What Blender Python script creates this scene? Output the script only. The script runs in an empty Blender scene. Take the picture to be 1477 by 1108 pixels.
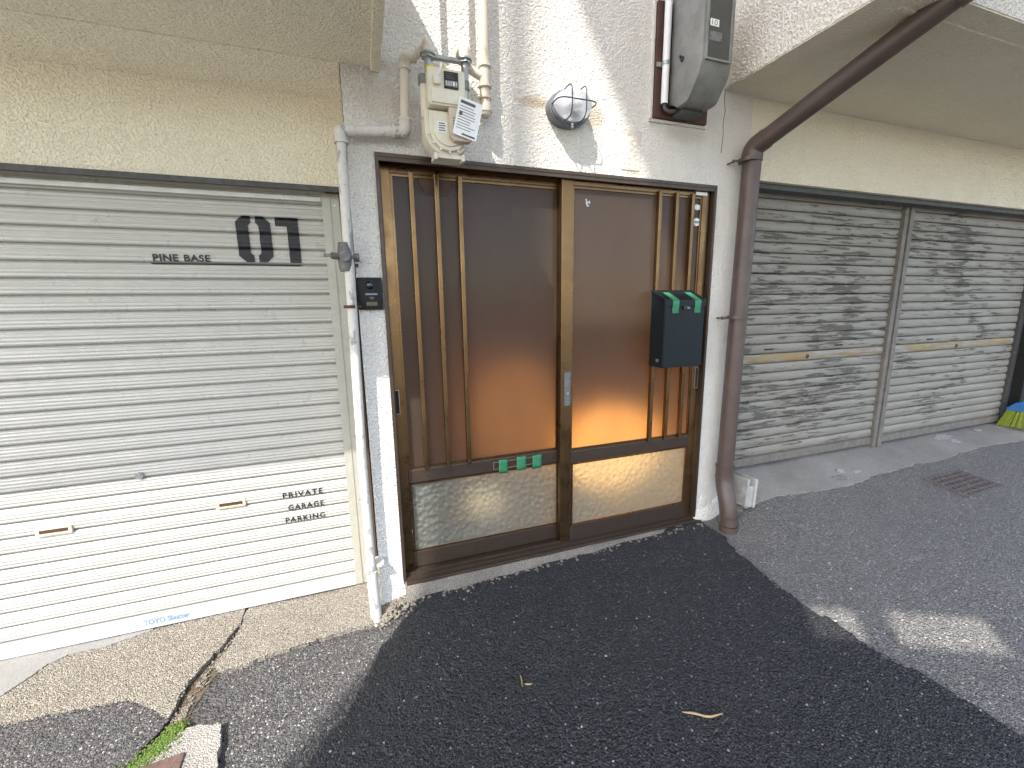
import bpy, bmesh, math, random
import numpy as np
from mathutils import Vector, Matrix
random.seed(7); rng = np.random.default_rng(7)
scn = bpy.context.scene
COL = scn.collection
R = math.radians

# ------------------------------------------------------------------ camera, sky, sun, exposure
F_PX, PITCH, YAW, ROLL = 608.506, R(10.3355), R(19.1592), R(-0.8953)
CAM = Vector((0.0, -1.9, 1.28))
fwd = Vector((math.sin(YAW)*math.cos(PITCH), math.cos(YAW)*math.cos(PITCH), -math.sin(PITCH)))
r0 = Vector((math.cos(YAW), -math.sin(YAW), 0)); u0 = r0.cross(fwd)
RT = math.cos(ROLL)*r0 + math.sin(ROLL)*u0
UP = -math.sin(ROLL)*r0 + math.cos(ROLL)*u0
cd = bpy.data.cameras.new('camera'); cam = bpy.data.objects.new('camera', cd); COL.objects.link(cam)
cd.sensor_width = 36; cd.lens = F_PX/1477*36; cd.clip_start = .02; cd.clip_end = 800
cam.matrix_world = Matrix(((RT.x, UP.x, -fwd.x, CAM.x), (RT.y, UP.y, -fwd.y, CAM.y), (RT.z, UP.z, -fwd.z, CAM.z), (0, 0, 0, 1)))
scn.camera = cam

SUN = Vector((0.92, 1.0, -1.56))                  # the way the sunlight travels
w = bpy.data.worlds.new('World'); scn.world = w; w.use_nodes = True
wn = w.node_tree
sky = wn.nodes.new('ShaderNodeTexSky'); sky.sky_type = 'NISHITA'; sky.sun_disc = False
sky.sun_elevation = math.atan2(1.56, math.hypot(.92, 1)); sky.sun_rotation = math.atan2(-.92, -1.0)
sky.dust_density = 2.0; sky.air_density = 1.0; sky.ozone_density = .4
bg = wn.nodes['Background']; bg.inputs['Strength'].default_value = .15
wn.links.new(sky.outputs[0], bg.inputs[0])
sl = bpy.data.lights.new('sun', 'SUN'); sl.energy = 2.0; sl.angle = R(.53); sl.color = (1, .955, .89)
so = bpy.data.objects.new('sun', sl); COL.objects.link(so)
so.rotation_euler = SUN.to_track_quat('-Z', 'Y').to_euler(); so.location = (-6, -8, 12)
vs = scn.view_settings; vs.view_transform = 'Standard'; vs.look = 'None'; vs.gamma = 1; vs.use_curve_mapping = False
vs.exposure = 1.97
try:
    scn.cycles.max_bounces = 10; scn.cycles.diffuse_bounces = 6; scn.cycles.transmission_bounces = 8
    scn.cycles.sample_clamp_indirect = 6
except Exception: pass

# ------------------------------------------------------------------ pixel helpers (directions only; depth comes from planes / ground)
def ray(px, py):
    return (RT*(px-738.5) + UP*(554-py) + fwd*F_PX).normalized()
def P(px, py, y=0.0):
    d = ray(px, py); return CAM + d*((y-CAM.y)/d.y)

# ------------------------------------------------------------------ ground height
CP = np.array([
 (-6, .3, -.25), (-3, .28, -.19), (-1.55, .28, -.157), (-.6, .28, -.152), (-.12, .28, -.15), (-.12, .7, -.15), (-2, .7, -.17), (-.05, -.06, -.135), (0.0, 0, -.105),
 (.09, -.03, -.085), (.5, -.03, -.068), (.96, -.03, -.05), (1.4, -.03, -.03), (1.8, -.03, -.02), (1.93, -.05, -.03), (1.95, -.2, -.03),
 (2.15, -.12, .03), (2.3, .16, .168), (3, .16, .17), (3.7, .16, .172), (4.5, .16, .174), (5.4, .16, .176), (7, .16, .2), (2.3, .6, .178), (5.4, .6, .186), (3.0, -.12, .06), (4, -.12, .095), (5.3, -.12, .13), (7, -.12, .16),
 (-1.2, .15, -.168), (-.6, .15, -.162), (-.25, .14, -.155), (-1.2, -.1, -.172), (-.4, -.1, -.15), (-2.4, 0, -.2), (2.5, .05, .12), (3.7, .05, .135), (5, .05, .15),
 (-6, -1, -.34), (-2, -1, -.2), (-1, -.9, -.165), (0, -1, -.13), (1, -1, -.09), (2, -1, -.05), (3, -1, -.01), (5, -1, .05), (7, -1, .1),
 (-6, -3.5, -.38), (-2, -3.5, -.24), (0, -3.5, -.17), (2, -3.5, -.09), (5, -3.5, .0), (8, -3.5, .05)])
def _phi(r): return np.sqrt(r*r+.06**2)
_n = len(CP); _A = np.zeros((_n+3, _n+3)); _d = np.hypot(CP[:, None, 0]-CP[None, :, 0], CP[:, None, 1]-CP[None, :, 1])
_A[:_n, :_n] = _phi(_d); _A[:_n, _n] = 1; _A[:_n, _n+1:] = CP[:, :2]; _A[_n:, :_n] = _A[:_n, _n:].T
_W = np.linalg.solve(_A, np.concatenate([CP[:, 2], [0, 0, 0]]))
def H(x, y):
    x = np.atleast_1d(np.asarray(x, float)); y = np.atleast_1d(np.asarray(y, float))
    xc = np.clip(x, -6, 8); yc = np.clip(y, -3.5, .7)
    z = np.zeros_like(xc)
    for i in range(_n): z += _W[i]*_phi(np.hypot(xc-CP[i, 0], yc-CP[i, 1]))
    return z + _W[_n] + _W[_n+1]*xc + _W[_n+2]*yc
def h1(x, y): return float(H(x, y)[0])
def G(px, py, dz=0):
    d = ray(px, py); t = .4
    for _ in range(60):
        p = CAM + d*t; e = p.z - (h1(p.x, p.y)+dz)
        t += e/max(-d.z, .05)*.7
    return CAM + d*t

# ------------------------------------------------------------------ materials
def lin(r, g, b):
    f = lambda c: ((c/255+.055)/1.055)**2.4 if c/255 > .04045 else c/255/12.92
    return (f(r), f(g), f(b), 1)
class NT:
    def __init__(s, name):
        s.m = bpy.data.materials.new(name); s.m.use_nodes = True; s.t = s.m.node_tree; s.t.nodes.clear()
        s.out = s.n('OutputMaterial'); s.pos = s.n('NewGeometry').outputs['Position']
    def n(s, typ, **kw):
        nd = s.t.nodes.new('ShaderNode'+typ)
        for k, v in kw.items(): setattr(nd, k, v)
        return nd
    def l(s, a, b): s.t.links.new(a, b)
    def sock(s, nd, i, v):
        if v is None: return
        if isinstance(v, bpy.types.NodeSocket): s.l(v, nd.inputs[i])
        else: nd.inputs[i].default_value = v
    def mp(s, scale=(1, 1, 1), rot=(0, 0, 0), loc=(0, 0, 0), vec=None):
        m = s.n('Mapping'); s.l(vec or s.pos, m.inputs[0]); m.inputs['Scale'].default_value = scale; m.inputs['Rotation'].default_value = rot; m.inputs['Location'].default_value = loc
        return m.outputs[0]
    def noise(s, scale, detail=4, rough=.55, vec=None, dist=0):
        a = s.n('TexNoise'); s.l(vec or s.pos, a.inputs['Vector']); a.inputs['Scale'].default_value = scale; a.inputs['Detail'].default_value = detail; a.inputs['Roughness'].default_value = rough; a.inputs['Distortion'].default_value = dist
        return a.outputs[0]
    def vor(s, scale, feature='F1', vec=None, out='Distance', smooth=.3):
        a = s.n('TexVoronoi', feature=feature); s.l(vec or s.pos, a.inputs['Vector']); a.inputs['Scale'].default_value = scale
        if feature == 'SMOOTH_F1': a.inputs['Smoothness'].default_value = smooth
        return a.outputs[out]
    def ramp(s, fac, stops, interp='LINEAR'):
        a = s.n('ValToRGB'); s.l(fac, a.inputs[0]); a.color_ramp.interpolation = interp
        e = a.color_ramp.elements
        while len(e) < len(stops): e.new(.5)
        for i, (p, c) in enumerate(stops):
            e[i].position = p; e[i].color = c if isinstance(c, tuple) else (c, c, c, 1)
        return a.outputs[0]
    def mix(s, fac, a, b, blend='MIX'):
        m = s.n('MixRGB', blend_type=blend); s.sock(m, 0, fac); s.sock(m, 1, a); s.sock(m, 2, b); return m.outputs[0]
    def math(s, op, a, b=None, c=None):
        m = s.n('Math', operation=op); s.sock(m, 0, a); s.sock(m, 1, b); s.sock(m, 2, c); return m.outputs[0]
    def bump(s, h, dist, strength=1.0, normal=None):
        b = s.n('Bump'); s.l(h, b.inputs['Height']); b.inputs['Distance'].default_value = dist; b.inputs['Strength'].default_value = strength
        if normal is not None: s.l(normal, b.inputs['Normal'])
        return b.outputs[0]
    def sep(s): 
        a = s.n('SeparateXYZ'); s.l(s.pos, a.inputs[0]); return a.outputs
    def bsdf(s, col, rough=.6, metal=0, normal=None, spec=.5, **kw):
        p = s.n('BsdfPrincipled'); s.sock(p, 'Base Color', col); s.sock(p, 'Roughness', rough); s.sock(p, 'Metallic', metal); s.sock(p, 'Normal', normal); s.sock(p, 'Specular IOR Level', spec)
        for k, v in kw.items(): s.sock(p, k.replace('_', ' '), v)
        return p.outputs[0]
    def done(s, sh): s.l(sh, s.out.inputs[0]); return s.m
M = {}
def c4(r, g, b): return (r, g, b, 1)

def stucco(name, base, dirt, dirt_amt=.35, depth=.008, scale=1.0, pits=.6, spots=()):
    t = NT(name)
    n1 = t.noise(95*scale, 3, .6); v = t.vor(75*scale, 'SMOOTH_F1'); n2 = t.noise(38*scale, 3, .5)
    hh = t.math('ADD', t.math('MULTIPLY', n1, .55), t.math('ADD', t.math('MULTIPLY', v, .55), t.math('MULTIPLY', n2, .5)))
    pit = t.ramp(t.noise(120*scale, 2, .5), [(.33, 0.0), (.47, 1.0)])
    hh = t.math('ADD', hh, t.math('MULTIPLY', pit, .35))
    big = t.ramp(t.noise(1.6, 6, .65), [(.35, 0.0), (.75, 1.0)])
    mid = t.ramp(t.noise(9, 5, .6), [(.4, 0.0), (.8, 1.0)])
    strk = t.ramp(t.noise(6, 5, .6, vec=t.mp((1.6, 1.6, .16))), [(.5, 0.0), (.8, 1.0)])
    f = t.math('MULTIPLY', t.math('ADD', t.math('ADD', big, t.math('MULTIPLY', mid, .5)), t.math('MULTIPLY', strk, .6)), dirt_amt)
    c = t.mix(f, base, dirt)
    for (sx, sz, rx, rz, am) in spots:
        m = t.mp((1/rx, 0, 1/rz), loc=(-sx/rx, 0, -sz/rz)); ln = t.n('VectorMath', operation='LENGTH'); t.l(m, ln.inputs[0])
        k = t.math('MULTIPLY', t.ramp(t.math('ADD', ln.outputs['Value'], t.math('MULTIPLY', t.math('SUBTRACT', t.noise(14, 5, .65), .5), 1.1)), [(.35, am), (1.0, 0.0)]), 1.0)
        c = t.mix(k, c, c4(.42, .33, .22))
    c = t.mix(t.math('MULTIPLY', t.math('SUBTRACT', 1, pit), pits*.4), c, c4(dirt[0]*.62, dirt[1]*.6, dirt[2]*.56))
    return t.done(t.bsdf(c, .88, 0, t.bump(hh, depth), .25))
M['white'] = stucco('white_stucco', c4(.76, .735, .685), c4(.54, .48, .39), .30, .0075, 1.35, spots=((.80, 2.165, .10, .035, .75), (1.085, 2.14, .07, .07, .7), (1.30, 1.94, .06, .05, .5), (1.60, 2.12, .16, .05, .3), (.12, 2.10, .14, .12, .35), (.11, 2.215, .07, .04, .5)))
M['cream'] = stucco('cream_stucco', c4(.86, .79, .62), c4(.70, .62, .45), .30, .008, 1.25, .15)
M['overhang'] = stucco('overhang_stucco', c4(.80, .755, .66), c4(.58, .50, .38), .30, .010, 1.1, .5)
M['repair'] = stucco('plaster_repair', c4(.62, .58, .52), c4(.42, .37, .31), .5, .004, .8, .5)

def concrete(name, base, dark, agg=0.0, depth=.003):
    t = NT(name)
    big = t.ramp(t.noise(3.2, 6, .65), [(.35, 0.0), (.7, 1.0)])
    c = t.mix(big, base, dark)
    fine = t.ramp(t.noise(160, 3, .7), [(.3, 0.0), (.7, 1.0)])
    c = t.mix(.3, c, t.mix(fine, c4(dark[0]*.6, dark[1]*.6, dark[2]*.6), c4(min(base[0]*1.2, .8), min(base[1]*1.2, .8), min(base[2]*1.2, .8))))
    h = t.noise(110, 4, .65)
    if agg:
        v = t.n('TexVoronoi'); t.l(t.pos, v.inputs['Vector']); v.inputs['Scale'].default_value = 190
        cell = t.ramp(t.sepc(v.outputs['Color']), [(0, c4(.13, .11, .09)), (.25, c4(.32, .27, .2)), (.5, c4(.48, .42, .33)), (.75, c4(.6, .53, .42)), (1, c4(.24, .22, .2))])
        c = t.mix(agg, c, cell)
        h = t.math('SUBTRACT', h, t.math('MULTIPLY', v.outputs['Distance'], 1.6))
    return t.done(t.bsdf(c, .9, 0, t.bump(h, depth), .25))
NT.sepc = lambda s, col: (lambda n: (s.l(col, n.inputs[0]), n.outputs[0])[1])(s.n('SeparateColor'))
M['apron'] = concrete('exposed_aggregate_concrete', c4(.225, .205, .175), c4(.165, .15, .128), .42, .006)
M['apron2'] = concrete('old_smooth_concrete', c4(.32, .305, .28), c4(.19, .18, .162), .12, .003)
M['cement'] = concrete('fresh_cement', c4(.25, .247, .235), c4(.2, .197, .185), 0, .002)
M['paving'] = concrete('pale_bounce_concrete', c4(.52, .51, .48), c4(.42, .41, .38), 0, .002)
M['footing'] = concrete('footing_concrete', c4(.26, .24, .21), c4(.13, .12, .105), .1, .004)

def asphalt(name, base, chip, dust, dustamt, sc=95):
    t = NT(name)
    v = t.n('TexVoronoi'); t.l(t.pos, v.inputs['Vector']); v.inputs['Scale'].default_value = sc
    v2 = t.n('TexVoronoi'); t.l(t.pos, v2.inputs['Vector']); v2.inputs['Scale'].default_value = sc*2.3
    cell = t.sepc(v.outputs['Color'])
    c = t.ramp(cell, [(0, c4(base[0]*.35, base[1]*.35, base[2]*.35)), (.5, base), (.95, c4(*[min(1, k*2.1) for k in base[:3]])), (1, c4(*[(k*1.6+q)/2 for k, q in zip(base[:3], chip[:3])]))])
    c2 = t.ramp(t.sepc(v2.outputs['Color']), [(0, c4(base[0]*.6, base[1]*.6, base[2]*.6)), (.8, base), (.965, c4(*[min(1, k*1.6) for k in base[:3]])), (1, chip)])
    c = t.mix(.5, c, c2)
    big = t.ramp(t.noise(2.1, 7, .68), [(.42, 0.0), (.78, 1.0)])
    c = t.mix(t.math('MULTIPLY', big, dustamt), c, dust)
    h = t.math('ADD', t.math('MULTIPLY', v.outputs['Distance'], -1.5), t.math('ADD', t.math('MULTIPLY', v2.outputs['Distance'], -.7), t.math('MULTIPLY', t.noise(28, 4, .6), .35)))
    rg = t.ramp(cell, [(0, .42), (1, .8)])
    return t.done(t.bsdf(c, rg, 0, t.bump(h, .010), .5))
M['fresh'] = asphalt('fresh_black_asphalt', c4(.0145, .0155, .0175), c4(.16, .155, .14), c4(.034, .032, .031), .35)
M['old'] = asphalt('old_grey_asphalt', c4(.19, .18, .165), c4(.5, .47, .43), c4(.26, .245, .225), .6, 130)
M['worn'] = asphalt('worn_sunlit_asphalt', c4(.078, .074, .072), c4(.3, .28, .25), c4(.125, .116, .105), .4)  # also carries the sunlit tone of the ground left of the shadow line
t = NT('soil'); M['soil'] = t.done(t.bsdf(t.mix(t.noise(60, 4), c4(.035, .026, .018), c4(.15, .11, .075)), .95, 0, t.bump(t.noise(80, 4), .01)))

def stones(name, ramp, rough):
    t = NT(name); g = t.n('NewGeometry'); c = t.ramp(g.outputs['Random Per Island'], ramp)
    return t.done(t.bsdf(c, rough, 0, t.bump(t.noise(400, 2), .0008), .5))
M['agg_fresh'] = stones('tarred_stones', [(0, c4(.008, .0085, .0095)), (.6, c4(.02, .021, .023)), (.9, c4(.042, .042, .044)), (.988, c4(.075, .073, .07)), (1, c4(.36, .34, .31))], .5)
M['agg_old'] = stones('worn_stones', [(0, c4(.07, .067, .063)), (.6, c4(.17, .163, .15)), (.92, c4(.27, .255, .235)), (1, c4(.5, .47, .43))], .75)
M['agg_worn'] = stones('grey_stones', [(0, c4(.03, .029, .028)), (.6, c4(.075, .072, .07)), (.92, c4(.14, .134, .127)), (1, c4(.36, .34, .31))], .7)
M['agg_apron'] = stones('gravel_stones', [(0, c4(.07, .06, .05)), (.4, c4(.17, .155, .13)), (.8, c4(.26, .235, .2)), (1, c4(.42, .385, .33))], .8)
def paint(name, col, rough=.4, metal=0, var=.12, bumpd=.0004, sc=30, spec=.5, **kw):
    t = NT(name)
    n = t.ramp(t.noise(sc, 5, .65), [(.3, 0.0), (.75, 1.0)])
    c = t.mix(n, col, c4(*[k*(1-var*2) for k in col[:3]]))
    rr = t.ramp(t.noise(sc*2.1, 4), [(.3, max(rough-.1, .05)), (.7, min(rough+.12, 1))])
    return t.done(t.bsdf(c, rr, metal, t.bump(t.noise(sc*6, 3), bumpd), spec, **kw))
M['shutter'] = paint('ivory_shutter_paint', c4(.48, .465, .42), .34, .12, .05, .0002, 8)
M['guide'] = paint('grey_beige_guide', c4(.42, .41, .35), .45, .2, .08)
M['alu'] = paint('bare_aluminium', c4(.62, .63, .64), .42, .3, .06, .0002, 12)
M['black_print'] = paint('black_print', c4(.012, .012, .013), .5, 0, .1)
M['blue_print'] = paint('faded_blue_print', c4(.2, .3, .42), .6)
M['handle_cream'] = paint('cream_plastic', c4(.66, .57, .38), .45, 0, .08)
M['dark'] = paint('dark_void', c4(.012, .011, .01), .8)
M['darkgrey'] = paint('dark_grey_steel', c4(.09, .09, .085), .6, .2, .25)
M['steel'] = paint('galvanised_steel', c4(.42, .43, .43), .4, .8, .15)
M['darksteel'] = paint('dull_grey_steel', c4(.24, .25, .24), .5, .5, .15)
M['screw'] = paint('bright_screw', c4(.55, .54, .52), .35, .9)
M['valve'] = paint('tarnished_brass', c4(.2, .19, .175), .6, .3, .3, .001, 40)
M['rust'] = paint('rusty_iron', c4(.13, .06, .035), .85, .1, .3, .002, 40)
M['bronze'] = paint('bronze_anodised_aluminium', c4(.20, .12, .058), .31, .95, .05, .0002, 5)
M['bronze_dark'] = paint('dark_bronze_frame', c4(.085, .06, .045), .38, .55, .1, .0005, 25)  # darker bronze for the frame, sill and lower rails
M['bronze_light'] = paint('bright_bronze_edge', c4(.36, .27, .19), .35, .7, .1)
M['mailbox'] = paint('blue_black_powder_coat', c4(.006, .011, .0135), .42, 0, .1, .0008, 60, .3)
M['tape'] = paint('green_masking_tape', c4(.04, .22, .10), .6, 0, .15, .001, 40)
M['gas'] = paint('beige_meter_enamel', c4(.72, .675, .54), .42, 0, .07, .0003, 20)
M['gas2'] = paint('warm_beige_plastic', c4(.57, .49, .38), .5, 0, .07)
M['yellow'] = paint('yellow_seal', c4(.75, .6, .01), .5)
M['card'] = paint('white_card', c4(.82, .82, .8), .6, 0, .03)
M['ink'] = paint('grey_ink', c4(.11, .11, .12), .7)
M['brownpipe'] = paint('brown_pvc', c4(.100, .068, .056), .42, 0, .15, .0004, 9)
M['lampgrey'] = paint('grey_lamp_base', c4(.16, .175, .19), .5, .1, .2)
M['wire'] = paint('dark_guard_wire', c4(.055, .055, .07), .4, .4)
M['metergrey'] = paint('weathered_grey_plastic', c4(.25, .25, .23), .55, 0, .22, .0008, 11)
M['board'] = paint('brown_painted_board', c4(.085, .035, .022), .6, 0, .3, .001, 18)
M['conduit'] = paint('white_conduit', c4(.74, .74, .73), .4, 0, .05)
M['cable'] = paint('grey_cable', c4(.1, .1, .1), .5)
M['intercom'] = paint('black_intercom_plastic', c4(.007, .007, .006), .45, 0, .1, .0002, 30, .25)
M['glassblack'] = paint('black_lens', c4(.004, .004, .005), .05, 0, 0, .0, 5, .8)
M['smoked'] = paint('smoky_meter_glass', c4(.05, .055, .052), .12, 0, .2, 0, 9, .7)
M['greyplate'] = paint('grey_plate', c4(.2, .2, .2), .3, .3)
M['bristle'] = paint('lime_bristles', c4(.40, .47, .05), .7, 0, .25, .001, 60)
M['blueplastic'] = paint('blue_plastic', c4(.008, .13, .36), .4)
M['greenplastic'] = paint('green_plastic', c4(.02, .3, .14), .4)
M['blockwhite'] = paint('grimy_white_slab', c4(.5, .49, .45), .85, 0, .25, .003, 14)
M['splash'] = paint('dried_white_paint', c4(.42, .415, .4), .8, 0, .3, .001, 70)
M['grate'] = paint('brown_iron_grate', c4(.19, .16, .15), .75, .2, .25, .001, 40)
M['lid'] = paint('brown_iron_lid', c4(.16, .1, .085), .7, .2, .25, .001, 40)
M['leaf'] = paint('dry_straw', c4(.42, .31, .15), .8)
M['wood'] = paint('orange_wood', c4(.62, .30, .095), .5, 0, .15, .0005, 9)
M['palewood'] = paint('pale_orange_wood', c4(.62, .38, .17), .5, 0, .12, .0005, 9)
M['teal'] = paint('teal_reflection_cloth', c4(.02, .035, .045), .8)
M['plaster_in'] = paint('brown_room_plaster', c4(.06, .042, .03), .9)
M['tile_in'] = paint('beige_entrance_floor', c4(.5, .42, .33), .6)
M['opp'] = stucco('opposite_wall', c4(.82, .79, .73), c4(.5, .46, .4), .3)

# old white gas pipe: paint worn to grey steel and rust
t = NT('worn_white_pipe'); n = t.noise(26, 6, .7, vec=t.mp((1, 1, .45))); k = t.ramp(n, [(.56, 0.0), (.6, 1.0)])
c = t.mix(k, t.mix(t.noise(60, 4), c4(.68, .655, .6), c4(.5, .46, .4)), c4(.33, .325, .31)); k2 = t.ramp(t.noise(19, 6, .75), [(.66, 0.0), (.7, 1.0)])
c = t.mix(k2, c, c4(.2, .1, .055)); M['gaspipe'] = t.done(t.bsdf(c, .65, 0, t.bump(t.math('SUBTRACT', 1, k), .0012), .4))
t = NT('cream_pipe'); n = t.noise(18, 6, .7); c = t.mix(t.ramp(n, [(.5, 0.0), (.66, 1.0)]), c4(.63, .57, .47), c4(.44, .36, .28)); M['creampipe'] = t.done(t.bsdf(c, .6, 0, t.bump(t.noise(90, 4), .0015), .4))
# peeling right-hand shutters
def peel(name, a, b, lo, hi):
    t = NT(name)
    n = t.noise(1.0, 7, .72, vec=t.mp((5.0, 5.0, 52)), dist=.3); big = t.noise(1.5, 3, .5, vec=t.mp((1, 1, 1.4)))
    k = t.ramp(t.math('ADD', n, t.math('MULTIPLY', t.math('SUBTRACT', big, .5), .55)), [(lo, 0.0), (hi, 1.0)])
    bc = t.mix(t.noise(14, 5, .6), b, c4(b[0]*.6, b[1]*.6, b[2]*.6)); ac = t.mix(t.ramp(t.noise(7, 5, .7, vec=t.mp((.4, 1, 3))), [(.35, 0.0), (.75, 1.0)]), a, c4(a[0]*.68, a[1]*.66, a[2]*.62))
    c = t.mix(k, ac, bc); edge = t.ramp(t.math('ADD', n, t.math('MULTIPLY', t.math('SUBTRACT', big, .5), .55)), [(lo-.012, 0.0), (lo, 1.0), (hi, 0.0)])
    c = t.mix(t.math('MULTIPLY', edge, .2), c, c4(.07, .055, .045))
    return t.done(t.bsdf(c, t.ramp(k, [(0, .55), (1, .8)]), .05, t.bump(t.math('SUBTRACT', 1, k), .0012), .35))
M['peel'] = peel('peeling_grey_paint', c4(.30, .278, .235), c4(.15, .138, .112), .575, .590)
M['peelrust'] = peel('rust_stained_paint', c4(.36, .26, .12), c4(.40, .375, .325), .47, .54)
M['peelpost'] = paint('grimy_grey_post', c4(.22, .195, .165), .7, .1, .22, .001, 22)

# frosted panes
def pane(name, tint, dustc, dust, kind):
    t = NT(name)
    if kind == 'frost':
        h = t.noise(190, 3, .6); nb = t.bump(h, .0011); coat = t.bump(t.noise(120, 2, .5), .0005)
        streak = t.ramp(t.noise(1, 6, .65, vec=t.mp((5, 1, 1.6))), [(.3, .75), (.7, 1.0)])
        rg = .46
    else:
        v = t.vor(36, 'F1'); nb = t.bump(v, .009); coat = nb
        streak = t.ramp(t.noise(3, 4), [(.3, .7), (.7, 1.0)]); rg = .45
    tr = t.bsdf(tint, rg, 0, nb, .5, Transmission_Weight=1.0, IOR=1.3, Coat_Weight=.55, Coat_Roughness=.06, Coat_Normal=coat)
    d = t.n('BsdfDiffuse'); t.sock(d, 0, dustc); t.l(nb, d.inputs['Normal'])
    tl = t.n('BsdfTranslucent'); t.sock(tl, 0, tint)
    m0 = t.n('MixShader'); m0.inputs[0].default_value = .25; t.l(tr, m0.inputs[1]); t.l(tl.outputs[0], m0.inputs[2])
    m = t.n('MixShader'); t.l(t.math('MULTIPLY', streak, dust), m.inputs[0]); t.l(m0.outputs[0], m.inputs[1]); t.l(d.outputs[0], m.inputs[2])
    return t.done(m.outputs[0])
M['frost'] = pane('brown_frosted_glass', c4(.58, .42, .27), c4(.105, .082, .064), .38, 'frost')
M['hammer'] = pane('hammered_clear_glass', c4(.58, .585, .53), c4(.25, .265, .24), .42, 'hammer')
t = NT('lamp_glass'); M['lampglass'] = t.done(t.bsdf(c4(.92, .94, .97), .10, 0, t.bump(t.noise(38, 2), .006), .6, Transmission_Weight=.75, IOR=1.35))
t = NT('meter_window'); M['window'] = t.done(t.bsdf(c4(.5, .52, .5), .12, 0, None, .6, Transmission_Weight=.9, IOR=1.3))
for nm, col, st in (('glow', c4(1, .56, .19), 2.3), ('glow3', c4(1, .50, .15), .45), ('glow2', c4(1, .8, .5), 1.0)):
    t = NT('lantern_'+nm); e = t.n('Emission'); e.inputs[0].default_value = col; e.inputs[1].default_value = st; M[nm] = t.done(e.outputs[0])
t = NT('moss'); M['moss'] = t.done(t.bsdf(t.mix(t.noise(70, 3), c4(.03, .07, .006), c4(.12, .18, .02)), .8))

# ------------------------------------------------------------------ mesh helpers
ORG = {}
def thing(name, label, cat, loc=(0, 0, 0), group=None):
    o = bpy.data.objects.new(name, None); COL.objects.link(o); o.location = loc; o.empty_display_size = .05
    o['label'] = label; o['category'] = cat
    if group: o['group'] = group
    ORG[o.name] = Vector(loc); return o
def obj(name, bm, mat, parent=None, label=None, cat=None, kind=None, smooth=None, group=None):
    """bm in world coordinates"""
    me = bpy.data.meshes.new(name)
    if isinstance(bm, tuple): me.from_pydata(*bm)
    else: bm.to_mesh(me); bm.free()
    if isinstance(mat, str): mat = [mat]
    for m in mat: me.materials.append(M[m])
    o = bpy.data.objects.new(name, me); COL.objects.link(o)
    off = Vector((0, 0, 0))
    if parent is not None: o.parent = parent; off = ORG[parent.name]
    elif cat:
        n = len(me.vertices); co = np.empty(n*3); me.vertices.foreach_get('co', co); co = co.reshape(-1, 3)
        off = Vector(((co[:, 0].min()+co[:, 0].max())/2, (co[:, 1].min()+co[:, 1].max())/2, co[:, 2].min())); o.location = off
    if off.length > 0: me.transform(Matrix.Translation(-off))
    ORG[o.name] = off
    if smooth is not None:
        for p in me.polygons: p.use_smooth = True
        me.set_sharp_from_angle(angle=R(smooth))
    if label: o['label'] = label
    if cat: o['category'] = cat
    if kind: o['kind'] = kind
    if group: o['group'] = group
    return o
def B(): return bmesh.new()
def box(bm, x0, x1, y0, y1, z0, z1, bev=0, seg=2):
    vs = [bm.verts.new(p) for p in ((x0, y0, z0), (x1, y0, z0), (x1, y1, z0), (x0, y1, z0), (x0, y0, z1), (x1, y0, z1), (x1, y1, z1), (x0, y1, z1))]
    fs = [bm.faces.new([vs[i] for i in q]) for q in ((0, 3, 2, 1), (4, 5, 6, 7), (0, 1, 5, 4), (1, 2, 6, 5), (2, 3, 7, 6), (3, 0, 4, 7))]
    if bev:
        es = list({e for f in fs for e in f.edges}); bmesh.ops.bevel(bm, geom=es, offset=bev, segments=seg, affect='EDGES', profile=.6)
    return bm
def bx(*a, **k): return box(B(), *a, **k)
def prism(bm, pts, a0, a1, axis='y', bev=0):
    """polygon in the two other axes, extruded along axis"""
    def mk(p, a): return {'y': (p[0], a, p[1]), 'x': (a, p[0], p[1]), 'z': (p[0], p[1], a)}[axis]
    v0 = [bm.verts.new(mk(p, a0)) for p in pts]; v1 = [bm.verts.new(mk(p, a1)) for p in pts]
    n = len(pts); fs = [bm.faces.new(v0), bm.faces.new(v1[::-1])]
    for i in range(n): fs.append(bm.faces.new([v0[i], v1[i], v1[(i+1) % n], v0[(i+1) % n]]))
    bmesh.ops.recalc_face_normals(bm, faces=fs)
    if bev:
        es = [e for e in fs[0].edges] + [e for e in fs[1].edges]
        bmesh.ops.bevel(bm, geom=es, offset=bev, segments=2, affect='EDGES', profile=.6)
    return bm
def pr(*a, **k): return prism(B(), *a, **k)
def tube(bm, pts, r, seg=14, cap=True, closed=False):
    pts = [Vector(p) for p in pts]; n = len(pts); rings = []
    rr = r if isinstance(r, (list, tuple)) else [r]*n
    prev = None
    for i, p in enumerate(pts):
        if closed: d = (pts[(i+1) % n]-pts[i-1])
        else: d = (pts[min(i+1, n-1)]-pts[max(i-1, 0)])
        d.normalize()
        if prev is None:
            a = d.cross(Vector((0, 0, 1)));  a = a if a.length > .1 else d.cross(Vector((1, 0, 0)))
        else: a = prev - d*prev.dot(d)
        a.normalize(); prev = a; b = d.cross(a)
        rings.append([bm.verts.new(p + (a*math.cos(2*math.pi*k/seg)+b*math.sin(2*math.pi*k/seg))*rr[i]) for k in range(seg)])
    m = n if closed else n-1
    for i in range(m):
        A, C = rings[i], rings[(i+1) % n]
        for k in range(seg): bm.faces.new([A[k], A[(k+1) % seg], C[(k+1) % seg], C[k]])
    if cap and not closed:
        bm.faces.new(rings[0][::-1]); bm.faces.new(rings[-1])
    bmesh.ops.recalc_face_normals(bm, faces=bm.faces)
    return bm
def tb(*a, **k): return tube(B(), *a, **k)
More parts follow.
